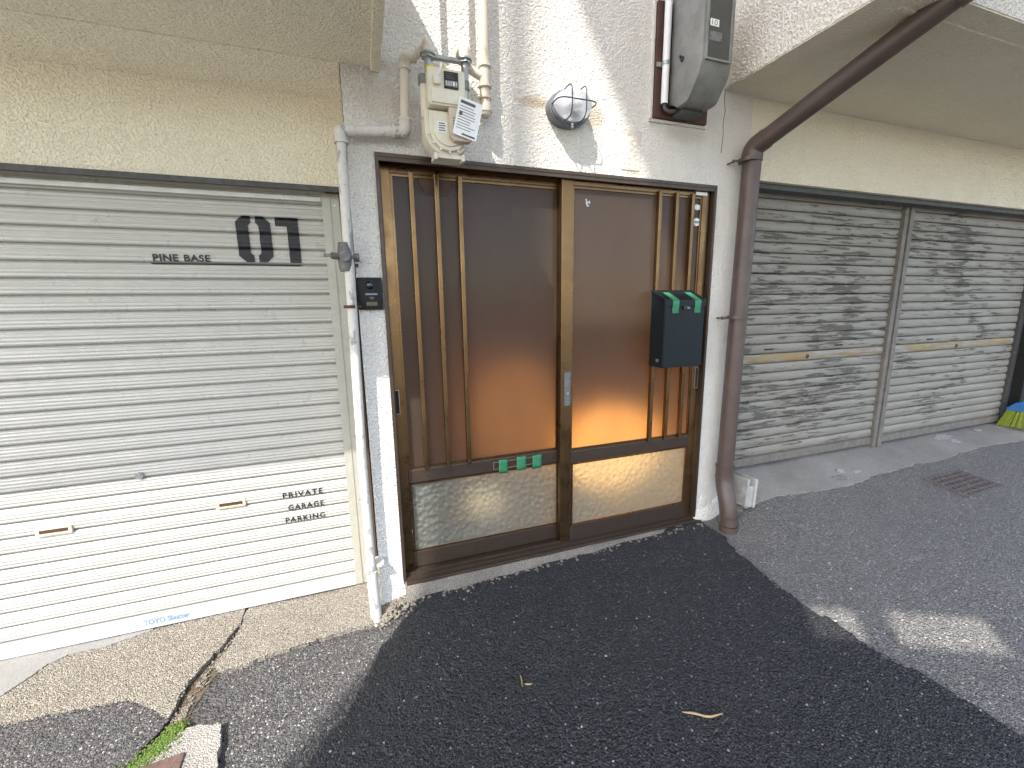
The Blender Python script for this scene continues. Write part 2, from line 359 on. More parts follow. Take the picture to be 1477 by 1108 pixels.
def bend(pts, rad, n=6):
    """round the corners of a polyline"""
    pts = [Vector(p) for p in pts]; out = [pts[0]]
    for i in range(1, len(pts)-1):
        a, b, c = pts[i-1], pts[i], pts[i+1]
        r = min(rad, (a-b).length*.49, (c-b).length*.49)
        p0 = b+(a-b).normalized()*r; p1 = b+(c-b).normalized()*r
        for k in range(n+1):
            u = k/n; out.append(p0*(1-u)**2 + b*2*u*(1-u) + p1*u*u)
    return out+[pts[-1]]
def rrect(x0, x1, z0, z1, r, n=5):
    o = []
    for cx, cz, a0 in ((x1-r, z1-r, 0), (x0+r, z1-r, 90), (x0+r, z0+r, 180), (x1-r, z0+r, 270)):
        for k in range(n+1):
            a = R(a0+90*k/n); o.append((cx+r*math.cos(a), cz+r*math.sin(a)))
    return o
def disc_y(bm, x, z, r, y0, y1, seg=20, rz=None):
    return prism(bm, [(x+r*math.cos(2*math.pi*k/seg), z+(rz or r)*math.sin(2*math.pi*k/seg)) for k in range(seg)], y0, y1)
def ring_frame(bm, x0, x1, z0, z1, wd, y0, y1):
    box(bm, x0, x1, y0, y1, z1-wd, z1); box(bm, x0, x1, y0, y1, z0, z0+wd); box(bm, x0, x0+wd, y0, y1, z0+wd, z1-wd); box(bm, x1-wd, x1, y0, y1, z0+wd, z1-wd); return bm
def text_mesh(s, x0, x1, z0, z1, y, italic=0, bold=0, spacing=1.0):
    c = bpy.data.curves.new('t', 'FONT'); c.body = s; c.offset = bold; c.space_character = spacing; c.resolution_u = 3
    o = bpy.data.objects.new('t', c); COL.objects.link(o); bpy.context.view_layer.update()
    me = bpy.data.meshes.new_from_object(o.evaluated_get(bpy.context.evaluated_depsgraph_get()))
    bm = B(); bm.from_mesh(me); bpy.data.objects.remove(o); bpy.data.curves.remove(c); bpy.data.meshes.remove(me)
    xs = [v.co.x for v in bm.verts]; ys = [v.co.y for v in bm.verts]; a, b, cc, d = min(xs), max(xs), min(ys), max(ys)
    for v in bm.verts: v.co = Vector((x0+(v.co.x-a)/(b-a)*(x1-x0), y, z0+(v.co.y-cc)/(d-cc)*(z1-z0)))
    return bm

# ================================================================== GROUND
def noise2(x, y):
    v = 0
    for k, (fx, fy, ph, a) in enumerate(((7.1, 5.3, .3, .4), (13.7, -9.1, 1.7, .3), (23.3, 19.1, 2.9, .2), (-41, 37, .7, .16), (67, 59, 4.1, .12), (-97, 83, 2.2, .1))):
        v = v + a*np.sin(fx*x+fy*y+ph+1.3*np.sin(fy*.6*x-fx*.5*y+ph))
    return v
def inside(px, py, poly):
    r = np.zeros(px.shape, bool); n = len(poly)
    for i in range(n):
        x0, y0 = poly[i][0], poly[i][1]; x1, y1 = poly[i-1][0], poly[i-1][1]
        if y0 == y1: continue
        c = ((y0 > py) != (y1 > py)) & (px < (x1-x0)*(py-y0)/(y1-y0)+x0); r ^= c
    return r
def sheet(name, poly, mat, dz, step=.02, jag=.02, kind='structure', lip=.05, extra=None, **kw):
    poly = [(p[0], p[1]) for p in poly]; a = np.array(poly)
    xs = np.arange(a[:, 0].min()-.05, a[:, 0].max()+.05, step); ys = np.arange(a[:, 1].min()-.05, a[:, 1].max()+.05, step)
    X, Y = np.meshgrid(xs, ys, indexing='ij')
    Z = (H(X.ravel(), Y.ravel()).reshape(X.shape)) + dz + noise2(X, Y)*.0025
    if extra is not None: Z = Z + extra(X, Y)
    cx = (X[:-1, :-1]+X[1:, 1:])/2; cy = (Y[:-1, :-1]+Y[1:, 1:])/2
    ins = inside((cx+noise2(cy*2, cx)*jag).ravel(), (cy+noise2(cx*2+3, cy*2)*jag).ravel(), poly).reshape(cx.shape)
    use = np.zeros(X.shape, int); 
    for i, j in ((0, 0), (1, 0), (0, 1), (1, 1)): use[i:i+cx.shape[0], j:j+cx.shape[1]] += ins
    edge = (use > 0) & (use < 4)
    Z = np.where(edge, Z-lip*.5*0, Z)
    idx = -np.ones(X.shape, int); kk = use > 0; idx[kk] = np.arange(kk.sum())
    pad0 = np.pad(ins, 1); nb = {}
    for i, j in zip(*np.nonzero(ins)):
        c = (idx[i, j], idx[i+1, j], idx[i+1, j+1], idx[i, j+1])
        for di, dj, a_, b_ in ((0, -1, 0, 1), (1, 0, 1, 2), (0, 1, 2, 3), (-1, 0, 3, 0)):
            if not pad0[i+1+di, j+1+dj]: nb.setdefault(c[a_], []).append(c[b_]); nb.setdefault(c[b_], []).append(c[a_])
    VA = np.stack([X[kk], Y[kk], Z[kk]], 1)
    bk = np.array(list(nb.keys())); n1 = np.array([v[0] for v in nb.values()]); n2 = np.array([v[-1] for v in nb.values()])
    for _ in range(3): VA[bk, :2] = .4*VA[bk, :2]+.3*(VA[n1, :2]+VA[n2, :2])
    VA[bk, :2] += rng.normal(0, .0024, (len(bk), 2))
    V = list(map(tuple, VA))
    ii, jj = np.nonzero(ins)
    Fc = [(idx[i, j], idx[i+1, j], idx[i+1, j+1], idx[i, j+1]) for i, j in zip(ii, jj)]
    # skirt so that the edge has thickness
    base = len(V); em = {}
    def low(v):
        if v not in em: em[v] = len(V); V.append((V[v][0], V[v][1], V[v][2]-lip))
        return em[v]
    pad = np.pad(ins, 1)
    for i, j in zip(ii, jj):
        c = (idx[i, j], idx[i+1, j], idx[i+1, j+1], idx[i, j+1])
        for di, dj, a_, b_ in ((0, -1, 0, 1), (1, 0, 1, 2), (0, 1, 2, 3), (-1, 0, 3, 0)):
            if not pad[i+1+di, j+1+dj]: Fc.append((c[b_], c[a_], low(c[a_]), low(c[b_])))
    o = obj(name, (V, [], Fc), mat, kind=kind, smooth=50, **kw); return o

# the base sheet: worn asphalt out to the horizon
gx = np.concatenate([[-120, -60, -30, -15, -9], np.arange(-6, 8.01, .06), [11, 18, 35, 70, 130]]); gy = np.concatenate([[-120, -60, -30, -15, -8], np.arange(-3.6, .7, .06), [2, 6, 20, 60, 120]])
X, Y = np.meshgrid(gx, gy, indexing='ij'); near = (np.abs(X-1) < 7.2) & (Y > -3.7) & (Y < .75)
Z = H(X.ravel(), Y.ravel()).reshape(X.shape) - .02 + np.where(near, noise2(X, Y)*.0025, 0)
nx, ny = X.shape; V = list(map(tuple, np.stack([X.ravel(), Y.ravel(), Z.ravel()], 1)))
Fc = [(i*ny+j, (i+1)*ny+j, (i+1)*ny+j+1, i*ny+j+1) for i in range(nx-1) for j in range(ny-1)]
obj('ground', (V, [], Fc), 'worn', kind='structure', smooth=60)
gp = lambda L: [tuple(G(*p))[:2] for p in L]
EDGE = [(1036, 768), (1066, 800), (1110, 835), (1170, 880), (1235, 922), (1300, 958), (1390, 1010), (1477, 1062)]
edge = gp(EDGE)
crackL = gp([(345, 900), (318, 935), (272, 985), (245, 1035), (205, 1075), (186, 1108)]); crackR = gp([(347, 903), (330, 938), (310, 960), (272, 1015), (256, 1040), (232, 1065), (192, 1108)])
sheet('crack_soil', crackL[0:1]+[(p[0]-.02, p[1]) for p in crackL[1:]]+[(p[0]+.02, p[1]) for p in crackR[::-1]], 'soil', -.017, .015, .004)
# fresh black patch before the door; left edge paints in the shadow line
fresh = [(1.84, .03)] + edge + [(edge[-1][0]+1.2, -2.6), (1, -3.4), (-1.1, -3.4)] + gp([(440, 1108), (490, 1045), (535, 965), (582, 890), (602, 866)]) + [(.09, .03)]
sheet('fresh_asphalt', fresh, 'fresh', .002, .012, .022)
# old asphalt on the right
old = [(1.86, .02)] + edge + [(edge[-1][0]+1.2, -2.6), (9, -3.4), (9, -.4)] + gp([(1437, 640), (1330, 668), (1190, 706), (1072, 734)]) + [(2.02, .02)]
sheet('old_asphalt', old, 'old', -.006, .03, .012)
rap = gp([(1066, 738), (1072, 734), (1190, 706), (1330, 668), (1437, 640)]) + [(9, -.38), (9, .6), (2.0, .6), (2.0, .0)]
sheet('garage_apron', rap, 'apron2', .0, .018, .012)
# left: exposed-aggregate apron split by a crack, asphalt strip beneath
apl = [(-6, .6), (-.62, .6)] + crackL[:4] + gp([(190, 1010), (120, 1022), (0, 1046)]) + [(-6, -.3)]
apm = [(-.62, .6), (.02, .6), (.02, .02)] + gp([(580, 862), (548, 898), (505, 905), (450, 925), (375, 948), (318, 968)]) + crackR[2::-1]
sheet('concrete_apron', [(max(p[0], -3.2), p[1]) for p in apl], 'apron', .004, .011, .010)
sheet('concrete_apron', apm, 'apron', .0, .009, .010)
wl = crackL[2:] + [(crackL[-1][0]-.05, -2.2), (-6, -2.6), (-6, -.3)] + gp([(0, 1042), (120, 1018), (190, 1006)])
sheet('worn_asphalt', wl, 'worn', -.002, .02, .012)
cem = gp([(256, 1060), (270, 1052), (322, 1044), (314, 1108)]) + [(gp([(314, 1108)])[0][0]+.02, -2.3), (gp([(192, 1108)])[0][0], -2.3)] + gp([(192, 1110), (232, 1072)])
sheet('manhole_surround', cem, 'apron2', .008, .015, .006)
sheet('cement_strip', [(-3.2, .55), (-1.02, .55), (-1.02, .255), (-1.12, .24), (-1.2, .22)] + gp([(100, 948), (70, 960), (30, 988), (0, 1008)]) + [(-3.2, -.1)], 'cement', .009, .01, .008)
# ragged rim of older rubble where wall, pipe and road meet
# ================================================================== BUILDING
bld = thing('stucco_building', 'white and cream stucco house front around the brown sliding door', 'building', (1, 0, 0))
T = .25
XL, XR = -.012, 2.04
DX0, DX1, DZ1 = .094, 1.828, 1.897
SOL, SOR, OV = 2.198, 2.365, -.78      # soffit heights and overhang depth
TOP = 5.6
bm = B(); box(bm, XL, DX0, 0, T, -.09, DZ1); box(bm, DX1, XR, 0, T, -.2, DZ1); box(bm, XL, XR, 0, T, DZ1, TOP)
bmesh.ops.remove_doubles(bm, verts=bm.verts, dist=1e-5)
obj('entrance_wall', bm, 'white', bld)
bm = B(); box(bm, -6, XL-.004, .2, .2+T, 1.805, 2.152); prism(bm, [(0.0, SOL), (.2, 2.152), (.5, 2.152), (.5, SOL+.02), (0, SOL+.02)], -6, XL-.003, 'x'); box(bm, -6, XL-.004, .201, .45, SOL+.03, TOP)
obj('garage_wall', bm, 'cream', bld, 'cream stucco above the ivory shutter')
bm = bx(-6, .13, OV, .19, SOL+.004, 2.70); obj('balcony', bm, 'cream', bld)
bm = bx(.098, .134, OV-.004, -.002, SOL-.012, SOL+.03, bev=.004); obj('drip_edge', bm, 'cream', bld)
bm = bx(XR+.002, 9, .018, .16, 1.955, SOR+.02); obj('garage_wall', bm, 'cream', bld, 'cream stucco above the peeling shutters')
bm = B(); box(bm, 1.84, 9, OV, -.003, SOR, TOP); box(bm, XR+.004, 9, -.004, .3, SOR+.022, TOP-.01); obj('overhang', bm, 'overhang', bld)
obj('soffit', bx(1.843, 9, OV+.003, .016, SOR-.006, SOR+.015), 'cream', bld)
bm = bx(1.98, 9, OV+.09, OV+.105, SOR-.012, SOR+.02); obj('drip_strip', bm, 'cream', bld)
obj('plaster_patch', pr(rrect(1.232, 1.345, 1.93, 2.112, .012), -.003, .02), 'repair', bld, 'greyish plaster repair patch')
cp_ = [P(x, y, -.0015) for x, y in ((1046, 128), (1045, 145), (1046, 160), (1043, 178), (1043, 195), (1040, 221))]
obj('wall_crack', tb(cp_, .0014, 5), 'dark', bld)
# pillar foot rough mortar
bm = B(); pts = []
def lump(bm, c, s, n=2, amp=.25, seed=0):
    q = bmesh.ops.create_icosphere(bm, subdivisions=n, radius=1)['verts']; rr = random.Random(seed)
    ph = [rr.uniform(0, 6) for _ in range(6)]
    for v in q:
        d = v.co.normalized(); k = 1+amp*(math.sin(3*d.x+ph[0])*.5+math.sin(5*d.y+ph[1])*.3+math.sin(4*d.z+ph[2])*.4+math.sin(9*d.x+7*d.z+ph[3])*.2)
        v.co = Vector((c[0]+d.x*k*s[0], c[1]+d.y*k*s[1], c[2]+d.z*k*s[2]))
lump(bm, (1.93, .006, -.01), (.12, .030, .085), 4, .10, 3); lump(bm, (1.90, .004, .06), (.055, .016, .07), 4, .12, 5); lump(bm, (2.0, .006, .05), (.05, .018, .06), 4, .12, 8)
obj('mortar_foot', bm, 'white', bld, smooth=60)
bm = B()
for i, (x, z, s) in enumerate(((-.0, -.085, .026), (.03, -.09, .028), (.065, -.085, .03), (.088, -.07, .026), (.09, -.04, .02))): lump(bm, (x, .004, z), (s, .010, s), 3, .2, 20+i)
obj('mortar_foot', bm, 'white', bld, smooth=60)
# side / back shell so that the garages and the entrance are closed rooms
bm = B(); box(bm, -6, -.02, 2.6, 2.7, -.4, 2.6); box(bm, -.16, -.09, .46, 2.6, -.4, 2.14); box(bm, 9, 9.1, 0, 2.7, -.3, TOP); box(bm, 2.1, 9, 1.2, 1.3, -.3, 2.4); box(bm, 2.042, 2.09, .18, 1.2, -.3, 2.3)
box(bm, -6, 9, .46, 2.8, 2.75, 2.9)
obj('inner_wall', bm, 'darkgrey', bld)

# entrance room behind the glass
bm = B(); box(bm, -.05, 2.0, .3, 2.0, -.2, -.02); obj('room_floor', bm, 'tile_in', bld)
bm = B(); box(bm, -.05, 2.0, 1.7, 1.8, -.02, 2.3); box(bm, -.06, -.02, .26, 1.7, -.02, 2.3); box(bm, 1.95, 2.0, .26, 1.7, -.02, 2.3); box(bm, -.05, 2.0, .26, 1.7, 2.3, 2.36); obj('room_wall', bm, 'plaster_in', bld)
ca = thing('shoe_cabinet', 'orange wooden cabinet dimly seen behind the frosted door', 'cabinet', (.7, 1.3, -.02))
obj('carcass', bx(.30, 1.05, 1.15, 1.68, -.01, 1.12, bev=.004), 'wood', ca)
for k in range(2): obj('cabinet_door', bx(.31+k*.37, .665+k*.37, 1.13, 1.152, .04, 1.08, bev=.003), 'wood', ca)
obj('cabinet_top', bx(.28, 1.07, 1.11, 1.68, 1.122, 1.15, bev=.003), 'wood', ca)
cu = thing('reflection_cloth', 'dark teal cloth added for the teal reflection in the left door panel', 'stand_in', (.15, .6, .1))  # unseen cloth standing in for a teal reflection in the glass
bm = B(); n = 24; vs = [[bm.verts.new((-.0+.40*i/n, .62+.02*math.sin(i*1.3), z)) for i in range(n+1)] for z in (.1, 1.3)]
for i in range(n): bm.faces.new([vs[0][i], vs[0][i+1], vs[1][i+1], vs[1][i]])
o = obj('cloth', bm, 'teal', cu, smooth=80); sm = o.modifiers.new('solid', 'SOLIDIFY'); sm.thickness = .006
obj('rod', tb([(-.02, .62, 1.31), (.42, .62, 1.31)], .01), 'steel', cu)
def lantern(label, c, r, mat):  # emissive ovals added in the unseen room for the glow in the door glass
    l = thing('added_lantern', label, 'lamp', (c[0], c[1], -.02))
    bm = B(); bmesh.ops.create_uvsphere(bm, u_segments=24, v_segments=14, radius=1, matrix=Matrix.Translation(c) @ Matrix.Diagonal((*r, 1))); obj('glow_shade', bm, mat, l, smooth=80)
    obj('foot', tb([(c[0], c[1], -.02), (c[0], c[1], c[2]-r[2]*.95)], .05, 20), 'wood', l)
lantern('warm lantern added for the glow behind the right panel of the frosted door', (1.60, .58, .30), (.40, .14, .30), 'glow')
lantern('dim amber lantern added for the glow behind the middle of the frosted door', (1.02, .95, .50), (.34, .12, .42), 'glow3')
lantern('small pale lantern added for the glow low behind the left panel of the door', (.66, .56, .06), (.12, .08, .075), 'glow2')
stp = thing('entrance_step', 'pale wooden entrance step dimly lit behind the door glass', 'step', (1.4, 1.3, -.02))
obj('riser_board', bx(1.08, 1.94, 1.02, 1.05, -.02, .40), 'palewood', stp); obj('step_board', bx(1.07, 1.945, .99, 1.68, .402, .44, bev=.004), 'palewood', stp)
# ================================================================== SLIDING DOOR
dr = thing('sliding_door', 'brown aluminium two-panel sliding door with frosted glass', 'door', (.96, .05, 0))
fy0, fy1 = -.008, .15
bm = B(); box(bm, DX0-.002, DX0+.012, fy0, fy1, .0, DZ1); box(bm, DX1-.012, DX1+.002, fy0, fy1, .0, DZ1); box(bm, DX0+.012, DX1-.012, fy0, fy1, DZ1-.014, DZ1); box(bm, DX0+.012, DX1-.012, fy0+.003, fy0+.013, DZ1-.03, DZ1-.0145)
box(bm, DX0+.012, DX0+.02, .045, .052, .02, DZ1-.014)
obj('door_frame', bm, 'bronze_dark', dr)
bm = B(); box(bm, DX0+.012, DX1-.012, -.004, .15, -.012, .006); box(bm, DX0+.012, DX1-.012, -.03, -.004, -.018, -.004, bev=.003); box(bm, DX0+.012, DX1-.012, .02, .025, .006, .016); box(bm, DX0+.012, DX1-.012, .072, .077, .006, .016)
obj('sill_track', bm, 'bronze_dark', dr)
def leaf(x0, x1, y, sL, sR, bars, pane_lo, left, label):
    """a leaf: its front at y"""
    r = obj('door_panel', bx(x0+.004, x1-.004, y+.004, y+.030, DZ1-.050, DZ1-.026), 'bronze', dr, label)
    th = .032
    # stiles
    obj('stile', bx(x0, x0+sL, y, y+th, .008, DZ1-.022, bev=.0025), 'bronze', r); obj('stile', bx(x1-sR, x1, y, y+th, .008, DZ1-.022, bev=.0025), 'bronze', r)
    a, b = x0+sL, x1-sR
    bm = bx(a, b, y+.002, y+th, 1.842, DZ1-.052, bev=.002); obj('top_rail', bm, 'bronze', r)
    obj('middle_rail', bx(a, b, y-.002, y+th, .455, .522, bev=.004), 'bronze_dark', r)
    obj('bottom_rail', bx(a, b, y, y+th, .012, .094, bev=.003), 'bronze_dark', r)
    bm = ring_frame(B(), pane_lo[0]-.014, pane_lo[1]+.014, .092, .452, .007, y+.0012, y+.02); obj('glazing_bead', bm, 'bronze', r)
    bm = ring_frame(B(), a, b, .522, 1.842, .009, y+.006, y+.024); obj('glazing_bead', bm, 'bronze', r)
    obj('glass_pane', bx(a+.004, b-.004, y+.013, y+.018, .526, 1.838), 'frost', r, 'brown frosted pane'); obj('glass_pane', bx(a+.003, b-.003, y+.012, y+.017, .095, .45), 'hammer', r, 'hammered pale pane')
    for xb in bars: obj('bar', bx(xb-.010, xb+.010, y-.014, y+.010, .518, 1.852, bev=.003), 'bronze', r)
    return r
LL = leaf(.108, .985, .062, .045, .045, (.238, .345, .449), (.172, .925), True, 'left panel, set behind the right one')
LR = leaf(.930, 1.806, .018, .060, .045, (1.482, 1.588, 1.690), (1.012, 1.745), False, 'right panel, carrying the mailbox')
bm = ring_frame(B(), .947, .983, .775, .948, .003, .013, .02); box(bm, .95, .98, .015, .02, .778, .945); obj('lock_plate', bm, 'greyplate', LR)
bm = B(); disc_y(bm, .965, .84, .007, .009, .016); obj('key_cylinder', bm, 'screw', LR)
def pull(x, z0, z1, y, par):
    o = obj('pull_handle', ring_frame(B(), x-.012, x+.012, z0, z1, .004, y-.003, y+.006), 'bronze_light', par); obj('pull_recess', bx(x-.0085, x+.0085, y-.001, y+.004, z0+.004, z1-.004), 'dark', o)
pull(.122, .80, .915, .062, LL); pull(1.792, .80, .925, .018, LR)
# mail slot in the left middle rail, taped shut
ms = obj('mail_slot', ring_frame(B(), .572, .832, .466, .506, .004, .054, .064), 'bronze_light', LL)
obj('slot_flap', bx(.577, .827, .0565, .062, .481, .492), 'bronze_dark', ms)
for i, (x0, x1, dz) in enumerate(((.600, .648, 0), (.698, .750, .002), (.785, .838, -.002))):
    bm = B(); n = 6
    rows = [(.052, .516+dz), (.0515, .50), (.0525, .487), (.0515, .47), (.0525, .455), (.058, .440+dz)]
    vs = [[bm.verts.new((x0+(x1-x0)*k/4+random.uniform(-.0006, .0006), y+random.uniform(-.0008, .0004), z+.002*k/4*(i-1))) for k in range(5)] for y, z in rows]
    for a in range(n-1):
        for k in range(4): bm.faces.new([vs[a][k], vs[a+1][k], vs[a+1][k+1], vs[a][k+1]])
    o = obj('tape', bm, 'tape', ms, 'green masking tape', smooth=70); o.modifiers.new('s', 'SOLIDIFY').thickness = .0008
# stickers on the right panel
st = B(); disc_y(st, 1.735, 1.79, .024, .026, .0305, 20, .014); obj('sticker', st, 'alu', LR)
st = B(); disc_y(st, 1.737, 1.715, .023, .026, .0305, 20, .020); s_ = obj('sticker', st, 'card', LR); obj('sticker_print', bx(1.72, 1.754, .0252, .0262, 1.709, 1.721), 'blue_print', s_)
obj('sticker', bx(1.712, 1.785, .0135, .0195, 1.848, 1.864), 'card', LR, 'small white nameplate sticker')
for q_, (dx, dz, a_, b_) in enumerate(((0, 0, .007, .011), (.014, .004, .005, .008), (.006, -.013, .008, .004), (-.003, .014, .006, .004))):
    st = B(); disc_y(st, 1.07+dx, 1.772+dz, a_, .0295, .031, 7, b_); obj('sticker_scrap', st, 'steel', LR, 'scraped sticker remains' if q_ == 0 else None)
st = B()
prism(st, [(.262, 1.838), (.285, 1.80), (.30, 1.772), (.335, 1.765), (.36, 1.768), (.395, 1.768), (.41, 1.79), (.425, 1.815), (.43, 1.838)], .0735, .0748); obj('peeled_film', st, 'board', LL, 'torn brown film on the pane')
# concrete footing under the sill
ft = thing('door_footing', 'weathered concrete step wedge under the sliding door sill', 'step', (.96, -.02, -.1))
bm = B(); n = 60; rows = []
for i in range(n+1):
    x = DX0+.004+(DX1-DX0-.008)*i/n; k = noise2(np.array(x*1.7), np.array(.3)); g = h1(x, -.05)
    rows.append([bm.verts.new(p) for p in ((x, .10, -.0125), (x, -.012-.002*k, -.0126), (x, -.034-.008*k, -.021+.003*k), (x, -.05-.010*k, min(g+.012, -.026)), (x, -.062-.014*k, g-.05))])
for i in range(n):
    for j in range(4): bm.faces.new([rows[i][j], rows[i][j+1], rows[i+1][j+1], rows[i+1][j]])
obj('footing', bm, 'footing', ft, smooth=60)

# ================================================================== IVORY SHUTTER (left)
SY, PIT, XS0, XS1 = .28, .065, -3.2, -.118
lsh = thing('roller_shutter', 'ivory roller shutter with 01 PINE BASE lettering on it', 'shutter', (-1.6, SY, -.15))
# profile of one slat (z from 0 to PIT, y offset towards the viewer negative)
def slat_y(z):
    u = (z % PIT)/PIT
    if u < .10: return .015*min(1, max(0, 1.6*(1-abs(u-.05)/.05)))+.001
    b = -.0065*math.sin(math.pi*(u-.10)/.90)**.5
    return b + .0011*math.cos((u-.10)/.90*2*math.pi*4)
prof = [(z, slat_y(z)) for z in [PIT*k/44 for k in range(45)]]
me = bpy.data.meshes.new('slat'); V = []; Fc = []
for k, (z, y) in enumerate(prof): V += [(0, y, z), (XS1-XS0, y, z)]
for k in range(len(prof)-1): Fc.append((2*k, 2*k+1, 2*k+3, 2*k+2))
me.from_pydata(V, [], Fc); me.materials.append(M['shutter'])
for p in me.polygons: p.use_smooth = True
z = -.016-PIT; z00 = z
while z < 1.79:
    o = bpy.data.objects.new('slat', me); COL.objects.link(o); o.parent = lsh; o.location = Vector((XS0, SY, z))-ORG[lsh.name]; z += PIT
obj('bottom_rail', pr([(SY-.014, -.146), (SY-.014, -.094), (SY-.009, -.0885), (SY-.003, -.083), (SY+.02, -.083), (SY+.02, -.146)], XS0, XS1, 'x'), 'alu', lsh)
bm = B(); prism(bm, rrect(-.135, -.062, -.14, 1.79, .003), SY-.022, SY+.03); box(bm, -.108, -.10, SY-.026, SY-.021, -.14, 1.79); g = obj('guide_rail', bm, 'guide', lsh)
for zz in (1.74, 1.22, .66, .33, -.06):
    bm = B(); disc_y(bm, -.082, zz, .004, SY-.025, SY-.02, 10); obj('screw', bm, 'screw', g)
obj('lintel_bar', bx(XS0, -.04, .19, .206, 1.783, 1.8045, bev=.001), 'darkgrey', lsh); obj('header_strip', bx(XS0, -.135, SY-.028, SY-.016, 1.752, 1.772, bev=.002), 'shutter', lsh)
obj('void_sheet', bx(XS0, -.02, SY+.05, SY+.055, -.14, 1.9), 'dark', lsh)  # near-black sheet standing in for the dark garage behind the gap
def conform(bm, off=.0016):
    zs = [v.co.z for v in bm.verts]; zz = min(zs)+.0021
    while zz < max(zs):
        bmesh.ops.bisect_plane(bm, geom=bm.verts[:]+bm.edges[:]+bm.faces[:], plane_co=(0, 0, zz), plane_no=(0, 0, 1)); zz += .0032
    for v in bm.verts: v.co.y = SY+min(.45*slat_y(v.co.z-z00)-.0052, slat_y(v.co.z-z00))-off
    return bm
def flat(polys):
    bm = B()
    for p in polys: bm.faces.new([bm.verts.new((x, SY, zz)) for x, zz in p])
    bm.normal_update(); bmesh.ops.triangulate(bm, faces=bm.faces); return bm
zx0, zx1, zz0, zz1, sw, ch, gap = -.482, -.350, 1.490, 1.682, .046, .026, .009
xm = (zx0+zx1)/2
Lh = [(xm-gap, zz1), (zx0+ch, zz1), (zx0, zz1-ch), (zx0, zz0+ch), (zx0+ch, zz0), (xm-gap, zz0), (xm-gap, zz0+.03), (zx0+sw+.008, zz0+.03), (zx0+sw, zz0+.04), (zx0+sw, zz1-.04), (zx0+sw+.008, zz1-.03), (xm-gap, zz1-.03)]
Rh = [(2*xm-x, zz) for x, zz in Lh]
one = [(-.331, 1.681), (-.240, 1.681), (-.240, 1.490), (-.286, 1.490), (-.286, 1.645), (-.331, 1.645)]
obj('number_lettering', conform(flat([Lh, Rh, one])), 'black_print', lsh, 'stencil number 01')
obj('underline', conform(flat([[(-.800, 1.4815), (-.800, 1.477), (-.243, 1.477), (-.243, 1.4815)]])), 'black_print', lsh)
obj('lettering', conform(text_mesh('PINE', -.790, -.703, 1.488, 1.516, SY, bold=.03, spacing=1.1), .002), 'black_print', lsh, 'PINE lettering')
obj('lettering', conform(text_mesh('BASE', -.683, -.590, 1.488, 1.516, SY, bold=.03, spacing=1.1), .002), 'black_print', lsh, 'BASE lettering')
for s_, x0, z0 in (('PRIVATE', -.427, .385), ('GARAGE', -.410, .320), ('PARKING', -.427, .257)):
    obj('lettering', conform(text_mesh(s_, x0, -.250, z0, z0+.028, SY, bold=.022, spacing=1.25), .002), 'black_print', lsh)
obj('maker_lettering', text_mesh('TOYO Shutter', -1.045, -.868, -.128, -.100, SY-.0155, bold=.03), 'blue_print', lsh)
for xc, zc in ((-1.282, .390), (-.643, .397)):
    bm = B(); prism(bm, rrect(xc-.060, xc+.060, zc-.018, zc+.018, .007), SY-.013, SY+.0, bev=.003); h_ = obj('shutter_handle', bm, 'handle_cream', lsh, smooth=40)
    obj('handle_slot', pr(rrect(xc-.046, xc+.048, zc-.006, zc+.009, .002), SY-.0138, SY-.008), 'board', h_)
bm = B(); disc_y(bm, -.964, .585, .0155, SY-.012, SY, 20); disc_y(bm, -.964, .585, .010, SY-.0145, SY-.011, 18); obj('shutter_lock', bm, 'steel', lsh)
# ================================================================== PEELING SHUTTERS (right)
RY, RPIT = .16, .0638
prof = [(0, .0), (.0012, .003), (.0018, .03), (.0062, .03), (.0068, .003)]
for k in range(13):
    u = k/12; prof.append((.0075+u*(RPIT-.0076), -.0085*math.sin(math.pi*min(max(u, .01), .99))**.5+.001))
def rshutter(x0, x1, label):
    s = thing('roller_shutter', label, 'shutter', ((x0+x1)/2, RY, .18))
    me = bpy.data.meshes.new('slat'); V = []; Fc = []
    for k, (z, y) in enumerate(prof): V += [(0, y, z), (x1-x0, y, z)]
    for k in range(len(prof)-1): Fc.append((2*k, 2*k+1, 2*k+3, 2*k+2))
    me.from_pydata(V, [], Fc); me.materials.append(M['peel'])
    for p in me.polygons: p.use_smooth = True
    me2 = me.copy(); me2.materials[0] = M['peelrust']
    z = .246; i = 0
    while z < 1.96:
        o = bpy.data.objects.new('slat', me2 if i == 10 else me); COL.objects.link(o); o.parent = s; o.location = Vector((x0, RY+random.uniform(-.0012, .0012), z))-ORG[s.name]; z += RPIT; i += 1
        if me2 is o.data: o['label'] = 'yellowed rust-stained slat'
    obj('bottom_rail', bx(x0, x1, RY-.012, RY+.02, .192, .246, bev=.003), 'peelpost', s)
    xc = (x0+x1)/2; bm = B(); disc_y(bm, xc, .246+RPIT*10.5, .014, RY-.012, RY, 16); obj('lock', bm, 'rust', s)
    for xx in (xc-.36, xc+.3): obj('finger_slot', bx(xx-.04, xx+.04, RY-.0095, RY, .246+RPIT*11.45, .246+RPIT*11.6), 'dark', s)
    return s
rshutter(2.06, 3.66, 'peeling grey roller shutter beside the brown downpipe')
rshutter(3.72, 5.39, 'peeling grey roller shutter next to the broom')
ps = thing('shutter_post', 'rusty grey steel post between the two peeling shutters', 'post', (3.69, RY, .18))
obj('channel', bx(3.645, 3.685, RY-.03, RY+.03, .17, 1.955, bev=.003), 'peelpost', ps); obj('channel', bx(3.695, 3.738, RY-.036, RY+.03, .17, 1.955, bev=.003), 'peelpost', ps); obj('web', bx(3.68, 3.70, RY-.012, RY+.03, .17, 1.955), 'dark', ps)
ps = thing('shutter_post', 'dark grimy post at the far end beside the broom', 'post', (5.45, RY, .18))
